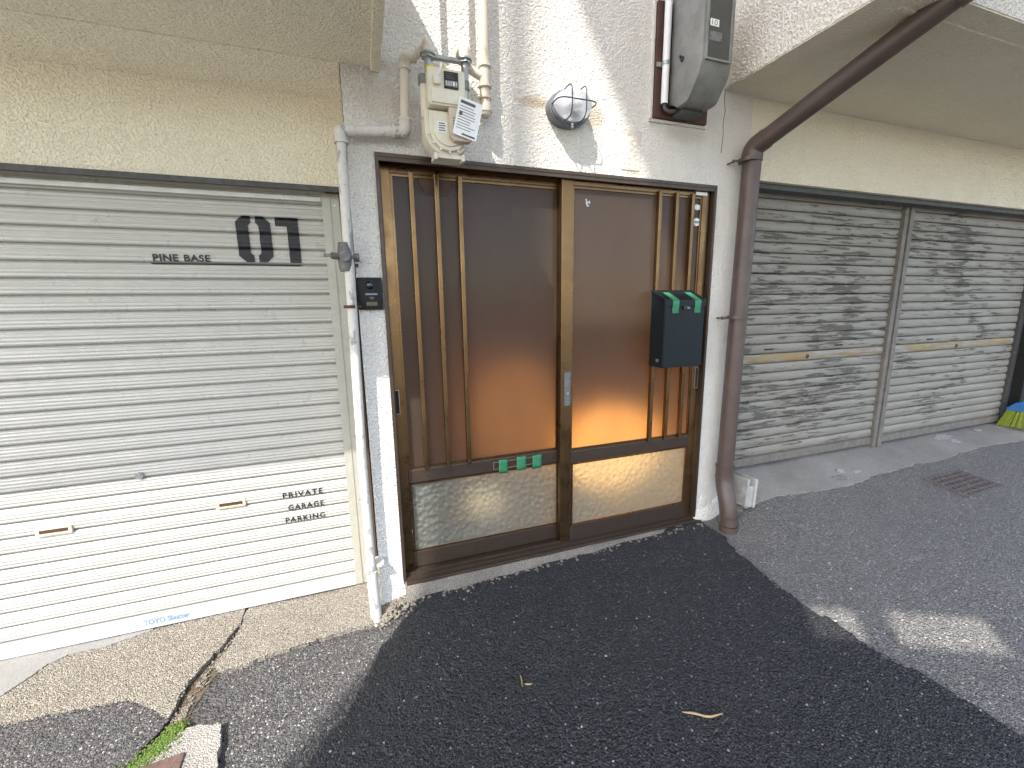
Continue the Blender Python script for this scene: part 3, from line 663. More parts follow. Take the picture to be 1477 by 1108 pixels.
obj('channel', bx(5.385, 5.44, RY-.03, RY+.03, .17, 1.955, bev=.003), 'darkgrey', ps); obj('pier', bx(5.44, 5.62, RY-.10, RY+.1, .15, 1.96, bev=.004), 'dark', ps)
wl_ = thing('end_pier', 'grey concrete pier behind the broom', 'pier', (6.2, .1, .15)); obj('pier', bx(5.66, 9, .05, .3, .1, 1.953), 'apron2', wl_)
bm = bx(2.05, 9, .05, .12, 1.925, 1.953, bev=.002); obj('shutter_lintel', bm, 'darkgrey', bld)

# ================================================================== WALL FITTINGS
# ---- white gas riser
gpz = -.055
uL = P(617, 82, -.135)
gs = thing('gas_pipe', 'worn white gas pipe rising beside the ivory shutter to the meter', 'pipe', (-.05, gpz, -.15))
b0 = P(541, 899, -.062); b1 = Vector((-.047, gpz, .11)); top = P(491, 187, gpz); c1 = P(584, 191, gpz); c2 = P(583, 84, gpz); c3 = P(602, 79, gpz)
obj('riser', tb([Vector((b1.x+.004, gpz, .03)), Vector((-.047, gpz, .6)), top], .0195, 18), 'gaspipe', gs, smooth=50)
obj('sleeve', tb([(b1.x+.006, gpz-.002, -.115), (b1.x+.002, gpz, .115)], .024, 18), 'gaspipe', gs, smooth=50)
obj('foot_stub', tb([(b1.x+.012, gpz-.012, -.17), (b1.x+.008, gpz-.004, -.10)], .0165, 14), 'gaspipe', gs, smooth=50)
obj('cross_run', tb([top+Vector((.02, 0, 0)), c1], .0195, 18), 'gaspipe', gs, smooth=50)
obj('upper_run', tb([c1, c2], .0175, 18), 'creampipe', gs, smooth=50)
def elbow(a, c, b, r, par, mat='gaspipe', ln=.042):
    a, b, c = Vector(a), Vector(b), Vector(c); p0 = c+(a-c).normalized()*ln; p1 = c+(b-c).normalized()*ln
    e = obj('elbow', tb(bend([p0, c, p1], ln*.95, 8), r*1.22, 18), mat, par, smooth=50)
    bm = B(); tube(bm, [p0-(p0-c)*.02, p0+(p0-c)*.16], r*1.36, 18); tube(bm, [p1-(p1-c)*.02, p1+(p1-c)*.16], r*1.36, 18); obj('collar', bm, mat, e, smooth=50); return e
elbow(Vector((top.x, gpz, 1)), top, c1, .0195, gs); elbow(top, c1, c2, .0195, gs); elbow(c1, c2, c3, .0175, gs, 'creampipe', .036)
obj('link', tb(bend([c2, c3, Vector((uL.x, -.10, c3.z+.012)), Vector((uL.x, -.135, uL.z+.05)), Vector((uL.x, -.135, uL.z+.004))], .03), .0165, 16), 'creampipe', gs, smooth=50)
for zz in (1.45, 1.285): 
    bm = B(); tube(bm, [(top.x*.2-.038, gpz, zz), (top.x*.2-.038, gpz, zz+.012)], .025, 16); box(bm, -.04, .0, gpz+.01, .01, zz+.002, zz+.01); obj('pipe_clip', bm, 'rust', gs)
bm = B(); tube(bm, [(-.052, gpz-.002, .118), (-.052, gpz-.002, .15)], .0235, 16); box(bm, -.04, .012, gpz-.004, .012, .128, .142, bev=.003); obj('pipe_clip', bm, 'gaspipe', gs)
vz = 1.483; xv = -.046
v_ = obj('valve', tb([(xv, gpz, vz-.055), (xv, gpz, vz-.03), (xv, gpz, vz), (xv, gpz, vz+.03), (xv, gpz, vz+.055)], [.023, .027, .030, .027, .023], 16), 'valve', gs, smooth=30)
bm = B(); tube(bm, [(xv-.02, gpz-.01, vz), (xv-.05, gpz-.02, vz+.004)], .013, 12); tube(bm, [(xv+.02, gpz, vz), (xv+.05, gpz+.005, vz)], .016, 12); tube(bm, [(xv, gpz-.02, vz), (xv, gpz-.05, vz)], .02, 12); obj('valve_spindle', bm, 'valve', v_, smooth=40)
bm = B(); box(bm, xv-.078, xv-.048, gpz-.026, gpz-.014, vz-.002, vz+.01, bev=.003); obj('valve_lever', bm, 'valve', v_)
# ---- gas meter
gm = thing('gas_meter', 'beige household gas meter hung above the sliding door', 'meter', (.36, -.12, 1.82))
MY = -.20
def arc(cx, cz, r, a0, a1, n): return [(cx+r*math.cos(R(a0+(a1-a0)*k/n)), cz+r*math.sin(R(a0+(a1-a0)*k/n))) for k in range(n+1)]
mx0, mx1 = .272, .446; mc = (mx0+mx1)/2
low = [(mx1, 2.01), (mx0, 2.01)] + arc(mc, 1.940, (mx1-mx0)/2, 180, 360, 18)
obj('body', pr(low, MY+.03, -.075, bev=.006), 'gas', gm, smooth=35)
i_ = .014; lf = [(mx1-i_, 2.0), (mx0+i_, 2.0)] + arc(mc, 1.940, (mx1-mx0)/2-i_, 180, 360, 18)
fc_ = obj('front_cover', pr(lf, MY+.012, MY+.032, bev=.004), 'gas', gm, smooth=35)
i_ = .028; lf = [(mx1-i_, 1.99), (mx0+i_, 1.99)] + arc(mc, 1.940, (mx1-mx0)/2-i_, 180, 360, 18)
obj('cover_panel', pr(lf, MY+.004, MY+.013, bev=.003), 'gas', fc_, smooth=35)
for k in range(7):
    a = R(195+25*k); x, z_ = mc+(.079)*math.cos(a), 1.940+.079*math.sin(a); bm = B(); disc_y(bm, x, z_, .0045, MY+.006, MY+.014, 10); obj('screw', bm, 'gas', fc_)
obj('head', pr(rrect(mx0+.014, mx1-.022, 2.016, 2.140, .010), MY, -.08, bev=.003), 'gas', gm, smooth=35)
bm = B(); prism(bm, rrect(mx0+.024, mx1-.030, 2.022, 2.068, .003), MY-.007, MY+.002, bev=.002); obj('battery_cover', bm, 'gas', gm, smooth=35)
dp = obj('dial', bx(.345, .398, MY-.004, MY+.002, 2.074, 2.130), 'glassblack', gm)
obj('counter', bx(.348, .395, MY-.0055, MY-.0035, 2.080, 2.100), 'greyplate', dp)
for k in range(5): obj('digit', text_mesh('000142'[k], .3505+k*.009, .3565+k*.009, 2.083, 2.097, MY-.0062), 'card', dp)
bm = B()
for k in range(3): box(bm, .350, .385-.006*k, MY-.0052, MY-.0042, 2.106+k*.007, 2.1088+k*.007)
obj('dial_print', bm, 'ink', dp)
bm = B(); prism(bm, rrect(.304, .331, 2.080, 2.112, .005), MY-.014, MY+.002, bev=.003); obj('service_plug', bm, 'gas', gm, smooth=35)
obj('plug_cord', tb(bend([(.322, MY-.012, 2.108), (.331, MY-.022, 2.128), (.335, MY-.008, 2.152)], .02), .004, 10), 'card', gm, smooth=50)
bm = B(); prism(bm, [(.356, 2.005), (.44, 2.005), (.44, 1.90), (.43, 1.893), (.372, 1.893), (.356, 1.91)], MY-.022, MY+.008, bev=.004); cb = obj('comm_box', bm, 'gas2', gm, smooth=35)
bm = B()
for k in range(4): box(bm, .368, .368+.028, MY-.0228, MY-.0215, 1.938+k*.010, 1.9405+k*.010)
obj('comm_print', bm, 'ink', cb)
lb = obj('label_plate', bx(.316, .350, MY+.002, MY+.005, 1.925, 1.962), 'card', gm); bm = B()
for k in range(4): box(bm, .319, .345-.003*(k % 2), MY+.0012, MY+.0022, 1.930+k*.008, 1.9335+k*.008)
obj('label_print', bm, 'ink', lb)
bm = B(); box(bm, mx0+.03, mx1-.03, MY+.02, -.10, 1.842, 1.858, bev=.003); box(bm, mx0+.028, mx0+.04, MY+.012, MY+.05, 1.834, 1.858, bev=.002); box(bm, mx1-.04, mx1-.028, MY+.012, MY+.05, 1.834, 1.858, bev=.002); obj('base_lug', bm, 'gas', gm)
uL, uR = P(617, 82, -.135), P(670, 90, -.135)
for u, fz in ((uL, uL.z), (uR, uR.z)):
    obj('inlet', tb([(u.x, -.135, 2.06), (u.x, -.135, fz)], .014, 16), 'steel', gm, smooth=50)
    obj('union_nut', tb([(u.x, -.135, fz-.006), (u.x, -.135, fz+.012)], .0255, 6), 'steel', gm)
    obj('flange', tb([(u.x, -.135, fz+.004), (u.x, -.135, fz+.010)], .029, 20), 'steel', gm, smooth=40)
for x in (mx0+.010, mx1-.010):
    obj('side_column', tb([(x, -.135, 1.99), (x, -.135, 2.125)], .016, 16), 'gas', gm, smooth=50); obj('column_nut', tb([(x, -.135, 2.105), (x, -.135, 2.135)], .0215, 16), 'darksteel', gm, smooth=40)
for u in (uL.x+.006, uL.x+.052): obj('seal_cap', tb([(u, -.15, 2.142), (u, -.15, 2.160)], .020, 16), 'yellow', gm, smooth=40)
obj('hanger_bar', bx(uL.x, uR.x, -.145, -.125, uL.z-.003, uL.z+.008), 'steel', gm)
# ---- outlet pipe
op = thing('outlet_pipe', 'cream gas outlet pipe climbing the wall right of the gas meter', 'pipe', (.52, -.06, 2.09))
q0 = Vector((uR.x, -.135, uR.z)); q1 = Vector((uR.x, -.135, uR.z+.055)); q2 = Vector((uR.x+.002, -.065, uR.z+.06)); vx = P(698, 70, -.065).x
obj('bend', tb(bend([q0, q1, q2], .045, 8), .021, 16), 'creampipe', op, smooth=50)
obj('cross', tb(bend([q2, (uR.x+.03, -.062, uR.z+.02), (vx-.02, -.062, 2.205), (vx, -.065, 2.20)], .02), .017, 16), 'creampipe', op, smooth=50)
obj('riser', tb([(vx, -.065, 2.075), (vx, -.065, 3.6)], .0205, 18), 'creampipe', op, smooth=50)
for a, b in ((2.07, 2.10), (2.118, 2.125), (2.16, 2.168), (2.235, 2.262)): obj('coupling', tb([(vx, -.065, a), (vx, -.065, b)], .0265, 18), 'creampipe', op, smooth=40)
obj('drain_cap', tb([(vx, -.065, 2.075), (vx, -.065, 2.06), (vx, -.065, 2.05)], [.024, .022, .012], 16), 'creampipe', op, smooth=50)
# ---- tag
tg = thing('notice_tag', 'white printed card tag tilted on the gas meter', 'tag', tuple(P(676, 172, MY-.035)))
tc = P(675, 172, MY-.035); MT = Matrix.Translation(tc) @ Matrix.Rotation(R(14), 4, 'Y')
def loc_bm(bm, mt): bmesh.ops.transform(bm, matrix=mt, verts=bm.verts); return bm
bm = pr(rrect(-.045, .045, -.066, .066, .005), -.0006, .0006); cdp = obj('card', loc_bm(bm, MT), 'card', tg)
bm = B(); rr = random.Random(3)
box(bm, -.038, .018, -.0016, -.0008, .046, .056)
for k in range(9): 
    zz = .036-.0095*k; box(bm, -.038, rr.uniform(.01, .036), -.0016, -.0008, zz-.0009, zz+.0009)
box(bm, -.012, .038, -.0016, -.0008, -.060, -.054); disc_y(bm, -.03, .01, .007, -.0018, -.0008, 12)
obj('print', loc_bm(bm, MT), 'ink', tg)
# ---- bulkhead lamp
lx, lz = .938, 2.145
lp = thing('bulkhead_lamp', 'oval caged bulkhead wall lamp above the door', 'lamp', (lx, -.03, lz-.085))
def ell(a, b, n=32): return [(lx+a*math.cos(2*math.pi*k/n), lz+b*math.sin(2*math.pi*k/n)) for k in range(n)]
obj('base', pr(ell(.102, .074), -.048, .0, bev=.006), 'lampgrey', lp, smooth=35); obj('rim', pr(ell(.097, .069), -.058, -.046, bev=.003), 'lampgrey', lp, smooth=35)
bm = B(); rings = []
for k, (sc_, yy) in enumerate(((1, -.056), (.97, -.075), (.9, -.095), (.75, -.11), (.5, -.117), (.2, -.120))):
    rings.append([bm.verts.new((x, yy, z_)) for x, z_ in ell(.091*sc_, .064*sc_, 28)])
for a, b in zip(rings, rings[1:]):
    for k in range(28): bm.faces.new([a[k], a[(k+1) % 28], b[(k+1) % 28], b[k]])
bm.faces.new(rings[-1]); bm.faces.new(rings[0][::-1]); bmesh.ops.recalc_face_normals(bm, faces=bm.faces); obj('lens', bm, 'lampglass', lp, smooth=60)
bm = B(); bmesh.ops.create_uvsphere(bm, u_segments=14, v_segments=8, radius=.026, matrix=Matrix.Translation((lx, -.085, lz))); obj('bulb', bm, 'card', lp, smooth=60); obj('reflector', pr(ell(.084, .058), -.062, -.0585), 'alu', lp)
def cage(p0, p1): 
    a, b = Vector(p0), Vector(p1); m = (a+b)/2
    return bend([a, a+Vector((0, -.085, 0))*.9+(a-m)*.0, b+Vector((0, -.085, 0))*.9, b], .05, 8)
gd = B()
for dx in (-.034, .034): tube(gd, cage((lx+dx, -.055, lz+.064), (lx+dx, -.055, lz-.064)), .0028, 8)
tube(gd, cage((lx-.094, -.055, lz), (lx+.094, -.055, lz)), .0028, 8); obj('guard', gd, 'wire', lp, smooth=60)
bm = B(); tube(bm, [(lx+.004, -.058, lz-.068), (lx+.004, -.058, lz-.086)], .007, 10); obj('fixing_screw', bm, 'screw', lp)
# ---- electricity meter
em = thing('electric_meter', 'grey electricity meter box on a brown board above the door', 'meter', (1.55, -.02, 2.17))
bd = obj('backboard', bx(1.398, 1.716, -.026, .004, 2.172, 2.665, bev=.003), 'board', em)
bm = B()
for x0, x1, z0, z1 in ((1.384, 1.396, 2.165, 2.67), (1.384, 1.728, 2.158, 2.17)): box(bm, x0, x1, -.012, .006, z0, z1)
obj('caulking', bm, 'white', bd)
ex0, ex1 = 1.470, 1.640
prf = [(-.03, 2.70), (-.243, 2.70), (-.243, 2.33), (-.225, 2.275), (-.17, 2.20), (-.155, 2.193), (-.09, 2.193), (-.06, 2.215), (-.03, 2.225)]
bm = pr(prf, ex0, ex1, 'x', bev=.012); obj('case', bm, 'metergrey', em, smooth=40)
wf = obj('window_frame', ring_frame(B(), ex0+.012, ex1-.022, 2.325, 2.69, .008, -.252, -.241), 'metergrey', em); obj('window_glass', bx(ex0+.019, ex1-.029, -.2485, -.2455, 2.332, 2.683), 'smoked', wf)
obj('reading_plate', bx(ex0+.028, ex0+.075, -.2502, -.2486, 2.455, 2.482), 'card', wf); obj('reading_plate', bx(ex0+.026, ex0+.095, -.2502, -.2486, 2.40, 2.435), 'greyplate', wf)
obj('reading', text_mesh('10', ex0+.036, ex0+.066, 2.459, 2.478, -.2508), 'ink', wf)
# moulded lettering on the sloping lower face (too worn to read)
bm = B(); tube(bm, [(ex0-.008, -.12, 2.385), (ex0+.004, -.12, 2.385)], .011, 10); tube(bm, [(ex0-.02, -.12, 2.392), (ex0-.004, -.12, 2.39)], .006, 8); obj('seal_knob', bm, 'darkgrey', em, smooth=40)
bm = B(); box(bm, ex0+.03, ex1-.02, -.10, -.028, 2.175, 2.196, bev=.004); obj('terminal_cover', bm, 'darkgrey', em)
co_ = thing('conduit', 'white conduit tube strapped to the meter board', 'conduit', tuple(P(958, 150, -.047)))
ct = P(958, 150, -.047)
obj('tube', tb([ct, ct+Vector((.003, 0, 1.4))], .0165, 18), 'conduit', co_, smooth=50); obj('tube_mouth', tb([ct+Vector((0, 0, -.001)), ct+Vector((0, 0, .002))], .0135, 16), 'dark', co_)
bm = B(); tube(bm, [ct+Vector((0, 0, .165)), ct+Vector((0, 0, .18))], .0195, 18); box(bm, ct.x-.038, ct.x+.034, -.032, -.024, ct.z+.163, ct.z+.183, bev=.002); obj('strap', bm, 'steel', co_, smooth=40)
obj('cable', tb(bend([ct+Vector((0, 0, .01)), ct+Vector((0, 0, -.02)), ct+Vector((.03, -.004, -.034)), ct+Vector((.075, -.012, -.02)), (ex0+.045, -.07, 2.19)], .022), .0075, 10), 'cable', co_, smooth=50)
# ---- intercom
ic = thing('intercom', 'black doorphone panel on the white pillar beside the door', 'intercom', (.037, -.01, 1.277))
obj('housing', pr(rrect(-.012, .087, 1.278, 1.409, .005), -.022, .0, bev=.003), 'intercom', ic, smooth=40)
bm = B(); bmesh.ops.create_uvsphere(bm, u_segments=20, v_segments=12, radius=.0165, matrix=Matrix.Translation((.038, -.020, 1.377)) @ Matrix.Diagonal((1, .6, 1, 1))); obj('camera_dome', bm, 'glassblack', ic, smooth=60)
obj('nameplate', bx(.018, .066, -.0235, -.021, 1.338, 1.345), 'greyplate', ic); obj('speaker', bx(.02, .064, -.0235, -.021, 1.293, 1.311, bev=.001), 'glassblack', ic)
bm = B(); box(bm, .033, .052, -.0232, -.0215, 1.327, 1.3295); box(bm, .036, .049, -.0232, -.0215, 1.321, 1.323); obj('print', bm, 'greyplate', ic)
# ---- mailbox
mb = thing('mailbox', 'blue-black steel mailbox with green tape on the door bars', 'mailbox', (1.575, -.05, .955))
x0, x1, yf, yb = 1.448, 1.702, -.106, .001
obj('body', pr([(yb, .955), (yf, .955), (yf, 1.288), (yb, 1.345)], x0, x1, 'x', bev=.002), 'mailbox', mb)
ld_ = obj('lid', pr([(yb, 1.347), (yb, 1.356), (yf-.006, 1.303), (yf-.006, 1.272), (yf-.002, 1.272), (yf-.002, 1.29)], x0-.004, x1+.004, 'x'), 'mailbox', mb)
obj('front_plate', bx(x0+.004, x1-.004, yf-.003, yf+.001, .96, 1.268, bev=.001), 'mailbox', mb)
lt = obj('latch', bx(1.558, 1.602, yf-.012, yf-.003, 1.252, 1.272, bev=.003), 'glassblack', mb); obj('latch_label', bx(1.580, 1.596, yf-.0128, yf-.0115, 1.257, 1.266), 'greyplate', lt)
bm = B(); disc_y(bm, 0, 0, .009, 0, .006, 14); bmesh.ops.transform(bm, matrix=Matrix.Translation((x0-.004, -.075, .992)) @ Matrix.Rotation(R(90), 4, 'Z'), verts=bm.verts); obj('side_plug', bm, 'steel', mb)
for xa, xb in ((1.492, 1.532), (1.632, 1.672)):
    bm = B(); rows = [(yb-.03, 1.3425), (-.06, 1.328), (yf-.002, 1.3045), (yf-.0072, 1.30), (yf-.0075, 1.27), (yf-.0045, 1.262), (yf-.0045, 1.236)]
    vs = [[bm.verts.new((xa+(xb-xa)*k/3, y-.0006+random.uniform(-.0003, .0003), z_+.0006)) for k in range(4)] for y, z_ in rows]
    for a in range(len(rows)-1):
        for k in range(3): bm.faces.new([vs[a][k], vs[a+1][k], vs[a+1][k+1], vs[a][k+1]])
    o = obj('tape', bm, 'tape', mb, 'green masking tape', smooth=50)
# ---- brown downpipe
dpp = thing('downpipe', 'brown plastic downpipe on the white pillar and under the overhang', 'downpipe', (1.95, -.07, -.03))
py = -.072; r_ = .0455
topb = P(1086, 214, py); xd = P(1044, 690, py).x
gft = G(1053, 766); k0 = Vector((xd+.004, py, .32)); a0 = Vector((xd+.002, py, .235)); a1 = Vector((gft.x+.005, gft.y+.03, .10)); a2 = Vector((gft.x+.005, gft.y+.02, gft.z+.0))
en = Vector((P(1392, 4, -.80).x, -.85, 2.40))
obj('vertical_run', tb([a0+Vector((0, 0, .06)), Vector((topb.x, py, topb.z-.05))], r_, 24), 'brownpipe', dpp, smooth=50)
obj('top_elbow', tb(bend([(topb.x, py, topb.z-.065), (topb.x, py, topb.z), topb+(en-topb).normalized()*.075], .05, 8), r_*1.09, 24), 'brownpipe', dpp, smooth=50)
obj('slanting_run', tb([topb, en], r_, 24), 'brownpipe', dpp, smooth=50)
obj('eave_elbow', tb(bend([en+(topb-en).normalized()*.08, en, en+Vector((.0, -.0, .09))], .06, 8), r_*1.12, 24), 'brownpipe', dpp, smooth=50); obj('upper_run', tb([en, en+Vector((0, 0, 2.8))], r_, 24), 'brownpipe', dpp, smooth=50)
obj('foot_bend', tb(bend([a0+Vector((0, 0, .10)), a0, a1, a2+Vector((0, 0, .03))], .06, 8), r_*1.06, 24), 'brownpipe', dpp, smooth=50)
def hring(c, d, r, h=.008):
    return tb([c, c+d.normalized()*h], r, 24)
dn = Vector((0, 0, -1))
bm = B()
tube(bm, [a0+Vector((0, 0, .092)), a0+Vector((0, 0, .104))], r_*1.15, 24); tube(bm, [a0+Vector((0, 0, .03)), a0+Vector((0, 0, .034))], r_*1.11, 24); tube(bm, [a2+Vector((0, 0, .085)), a2+Vector((0, 0, .089))], r_*1.11, 24); tube(bm, [a2+Vector((0, 0, .03)), a2+Vector((0, 0, -.02))], r_*1.12, 24)
obj('joint_ring', bm, 'brownpipe', dpp, smooth=40)
for zz in (topb.z-.06, P(1049, 458, py).z):
    bm = B(); tube(bm, [(xd, py, zz-.009), (xd, py, zz+.009)], r_*1.12, 24); tube(bm, [(xd-r_*.9, py+.012, zz), (xd-r_-.03, py+.03, zz-.004)], .006, 8); tube(bm, [(xd-r_-.026, py+.026, zz-.004), (xd-r_-.022, .004, zz-.004)], .005, 8); bmesh.ops.create_icosphere(bm, subdivisions=1, radius=.010, matrix=Matrix.Translation((xd-r_-.03, py+.026, zz-.004))); obj('bracket', bm, 'brownpipe', dpp, smooth=40)
# ---- leaning slab
bs = thing('channel_block', 'grimy white channel block propped behind the downpipe foot', 'block', (2.12, -.08, .05))
gz = h1(2.14, -.03)
Mt = Matrix.Translation((2.135, -.035, gz+.005)) @ Matrix.Rotation(R(-6), 4, 'Z') @ Matrix.Rotation(R(9), 4, 'Y') @ Matrix.Rotation(R(-6), 4, 'X')
bm = B(); box(bm, -.035, -.018, -.09, .11, .0, .17, bev=.004); obj('side_wall', loc_bm(bm, Mt), 'blockwhite', bs)
bm = B(); box(bm, .018, .035, -.095, .11, .0, .175, bev=.004); obj('side_wall', loc_bm(bm, Mt), 'blockwhite', bs)
bm = B(); box(bm, -.019, .019, -.085, .10, .0, .13, bev=.003); obj('web', loc_bm(bm, Mt), 'blockwhite', bs)
# ---- broom
bc = P(1472, 605, -.02); gzb = h1(5.35, -.05)
bro = thing('broom', 'broom with lime bristles and blue cap at the far shutter', 'broom', (5.42, -.03, gzb))
face = (CAM-Vector((5.42, -.03, 0))); face.z = 0; face.normalize(); sd = Vector((-face.y, face.x, 0))   # sd points to camera right? sign below
if sd.dot(RT) < 0: sd = -sd
bo = Vector((5.36, -.02, gzb+.03))
def brp(u, v, d=0): return bo + sd*u + Vector((0, 0, v)) - face*d*-1
bm = B(); rr = random.Random(5)
for k in range(260):
    u0 = rr.uniform(-.105, .105); dd = rr.uniform(-.02, .02); sp = 1.45+rr.uniform(-.05, .05)
    p0 = brp(u0, .155, dd*.6); p1 = brp(u0*sp+rr.uniform(-.006, .006), rr.uniform(-.004, .012), dd*1.7)
    a = sd*.0022; vs = [bm.verts.new(q) for q in (p0-a, p0+a, p1+a*1.2, p1-a*1.2)]; bm.faces.new(vs)
    a = face*.0022; vs = [bm.verts.new(q) for q in (p0-a, p0+a, p1+a*1.2, p1-a*1.2)]; bm.faces.new(vs)
obj('bristles', bm, 'bristle', bro, kind='stuff')
bm = B(); pts = [(-.112, .148), (.112, .148), (.115, .165), (.07, .215), (.03, .235), (.025, .26), (-.025, .26), (-.03, .235), (-.07, .215), (-.115, .165)]
for sgn in (1,):
    v0 = [bm.verts.new(brp(u, v, .024)) for u, v in pts]; v1 = [bm.verts.new(brp(u, v, -.024)) for u, v in pts]
    bm.faces.new(v0); bm.faces.new(v1[::-1])
    for i in range(len(pts)): bm.faces.new([v0[i], v1[i], v1[(i+1) % len(pts)], v0[(i+1) % len(pts)]])
bmesh.ops.recalc_face_normals(bm, faces=bm.faces); obj('cap', bm, 'blueplastic', bro)
obj('ferrule', tb([brp(0, .25), brp(.006, .30)], .017, 12), 'card', bro, smooth=50)
obj('stick', tb([brp(0.004, .285), brp(.10, 1.28, -.10)], .0115, 12), 'greenplastic', bro, smooth=50)
# ---- drain grate
cr = [G(*p) for p in ((1341, 694), (1388, 684), (1440, 697), (1392, 712))]
c_ = sum(cr, Vector())/4; gw = .40; gd_ = .24
ux = Vector((1, 0, h1(c_.x+.2, c_.y)-h1(c_.x-.2, c_.y)))*1; ux = Vector((1, 0, (h1(c_.x+.2, c_.y)-h1(c_.x-.2, c_.y))/.4)).normalized(); uy = Vector((0, 1, (h1(c_.x, c_.y+.1)-h1(c_.x, c_.y-.1))/.2)).normalized(); uz = ux.cross(uy)
MG = Matrix(((ux.x, uy.x, uz.x, c_.x), (ux.y, uy.y, uz.y, c_.y), (ux.z, uy.z, uz.z, c_.z), (0, 0, 0, 1)))
dg = thing('drain_grate', 'rusty brown drain grate set in the grey road', 'drain', tuple(c_))
bm = B(); ring = [(-gw/2, gw/2, -gd_/2, gd_/2)]
box(bm, -gw/2, gw/2, -gd_/2, -gd_/2+.014, -.02, .004); box(bm, -gw/2, gw/2, gd_/2-.014, gd_/2, -.02, .004); box(bm, -gw/2, -gw/2+.014, -gd_/2+.014, gd_/2-.014, -.02, .004); box(bm, gw/2-.014, gw/2, -gd_/2+.014, gd_/2-.014, -.02, .004); obj('frame', loc_bm(bm, MG), 'grate', dg)
for k in range(10): bm = B(); x = -gw/2+.03+(gw-.06)*k/9; box(bm, x-.006, x+.006, -gd_/2+.014, gd_/2-.014, -.012, .003); obj('bar', loc_bm(bm, MG), 'grate', dg)
for k in range(5): bm = B(); y = -gd_/2+.04+(gd_-.08)*k/4; box(bm, -gw/2+.014, gw/2-.014, y-.006, y+.006, -.012, .002); obj('bar', loc_bm(bm, MG), 'grate', dg)
bm = B(); box(bm, -gw/2+.01, gw/2-.01, -gd_/2+.01, gd_/2-.01, -.02, -.0045); obj('pit', loc_bm(bm, MG), 'dark', dg)
# ---- iron lid corner in the foreground
a, b, c = G(262, 1092), G(268, 1112), G(205, 1112); p0 = G(268, 1089)
ldd = thing('iron_lid', 'corner of a brown iron cover in the concrete surround', 'cover', (p0.x-.2, p0.y-.2, p0.z))
bm = B(); zz = p0.z+.014; prism(bm, [(p0.x, p0.y), (p0.x-.38, p0.y-.03), (p0.x-.40, p0.y-.40), (p0.x+.02, p0.y-.40)], zz-.03, zz, 'z', bev=.003); obj('plate', bm, 'lid', ldd)
# ---- aggregate: real half-sunk stones in the road surfaces
_t = (1+5**.5)/2
ICO = np.array([(-1, _t, 0), (1, _t, 0), (-1, -_t, 0), (1, -_t, 0), (0, -1, _t), (0, 1, _t), (0, -1, -_t), (0, 1, -_t), (_t, 0, -1), (_t, 0, 1), (-_t, 0, -1), (-_t, 0, 1)])/np.hypot(1, _t)
ICF = np.array([(0, 11, 5), (0, 5, 1), (0, 1, 7), (0, 7, 10), (0, 10, 11), (1, 5, 9), (5, 11, 4), (11, 10, 2), (10, 7, 6), (7, 1, 8), (3, 9, 4), (3, 4, 2), (3, 2, 6), (3, 6, 8), (3, 8, 9), (4, 9, 5), (2, 4, 11), (6, 2, 10), (8, 6, 7), (9, 8, 1)])
def aggregate(name, poly, n, size, mat, dz, label, win, sink=.35, avoid=()):
    x = rng.uniform(win[0], win[1], n*3); y = win[3]-(win[3]-win[2])*rng.uniform(0, 1, n*3)
    ok = inside(x, y, poly)
    for a in avoid: ok &= ~inside(x, y, a)
    x, y = x[ok][:n], y[ok][:n]; m = len(x); r = rng.uniform(size[0], size[1], m)**1.0
    z = H(x, y)+dz+noise2(x, y)*.0025-r*sink*.6
    sc = np.stack([r*rng.uniform(.7, 1.35, m), r*rng.uniform(.7, 1.2, m), r*rng.uniform(.45, .8, m)], 1); a = rng.uniform(0, 6.28, m)
    v = ICO[None]*(1+rng.normal(0, .13, (m, 12, 1)))*sc[:, None, :]
    vx = v[..., 0]*np.cos(a)[:, None]-v[..., 1]*np.sin(a)[:, None]+x[:, None]; vy = v[..., 0]*np.sin(a)[:, None]+v[..., 1]*np.cos(a)[:, None]+y[:, None]
    co = np.stack([vx, vy, v[..., 2]+z[:, None]], -1).reshape(-1, 3); fa = (ICF[None]+(np.arange(m)*12)[:, None, None]).reshape(-1)
    me = bpy.data.meshes.new(name); me.vertices.add(len(co)); me.vertices.foreach_set('co', co.ravel()); me.loops.add(len(fa)); me.loops.foreach_set('vertex_index', fa)
    nf = len(fa)//3; me.polygons.add(nf); me.polygons.foreach_set('loop_start', np.arange(nf)*3); me.polygons.foreach_set('loop_total', np.full(nf, 3)); me.update(calc_edges=True)
    me.materials.append(M[mat]); o = bpy.data.objects.new(name, me); COL.objects.link(o); o['kind'] = 'stuff'; o['label'] = label; o['category'] = 'gravel'
aggregate('asphalt_aggregate', fresh, 52000, (.0022, .0056), 'agg_fresh', .002, 'tarred stones of the fresh black asphalt', (-.6, 2.3, -1.5, -.05))
aggregate('asphalt_aggregate', old, 30000, (.002, .005), 'agg_old', -.006, 'worn stones of the old grey asphalt', (1.6, 4.6, -1.4, -.1))
lit = gp([(330, 1040), (345, 1000), (318, 968), (450, 925), (548, 898), (600, 870), (582, 890), (535, 965), (490, 1045), (440, 1108), (320, 1108)])
aggregate('asphalt_aggregate', lit, 12000, (.002, .005), 'agg_worn', -.02, 'grey stones in sunlit tone left of the shadow line', (-.7, .25, -1.1, 0), .2)
aggregate('asphalt_aggregate', wl, 12000, (.002, .005), 'agg_worn', -.002, 'grey stones of the worn asphalt beside the crack', (-1.3, -.2, -1.1, 0), .3)
aggregate('apron_aggregate', apl, 11000, (.0018, .0042), 'agg_apron', .004, 'beige stones of the left concrete apron', (-1.5, -.3, -.8, .28), .5)
aggregate('apron_aggregate', apm, 8000, (.0018, .0042), 'agg_apron', .0, 'beige stones of the concrete apron by the gas pipe', (-.7, .1, -.5, .26), .5)
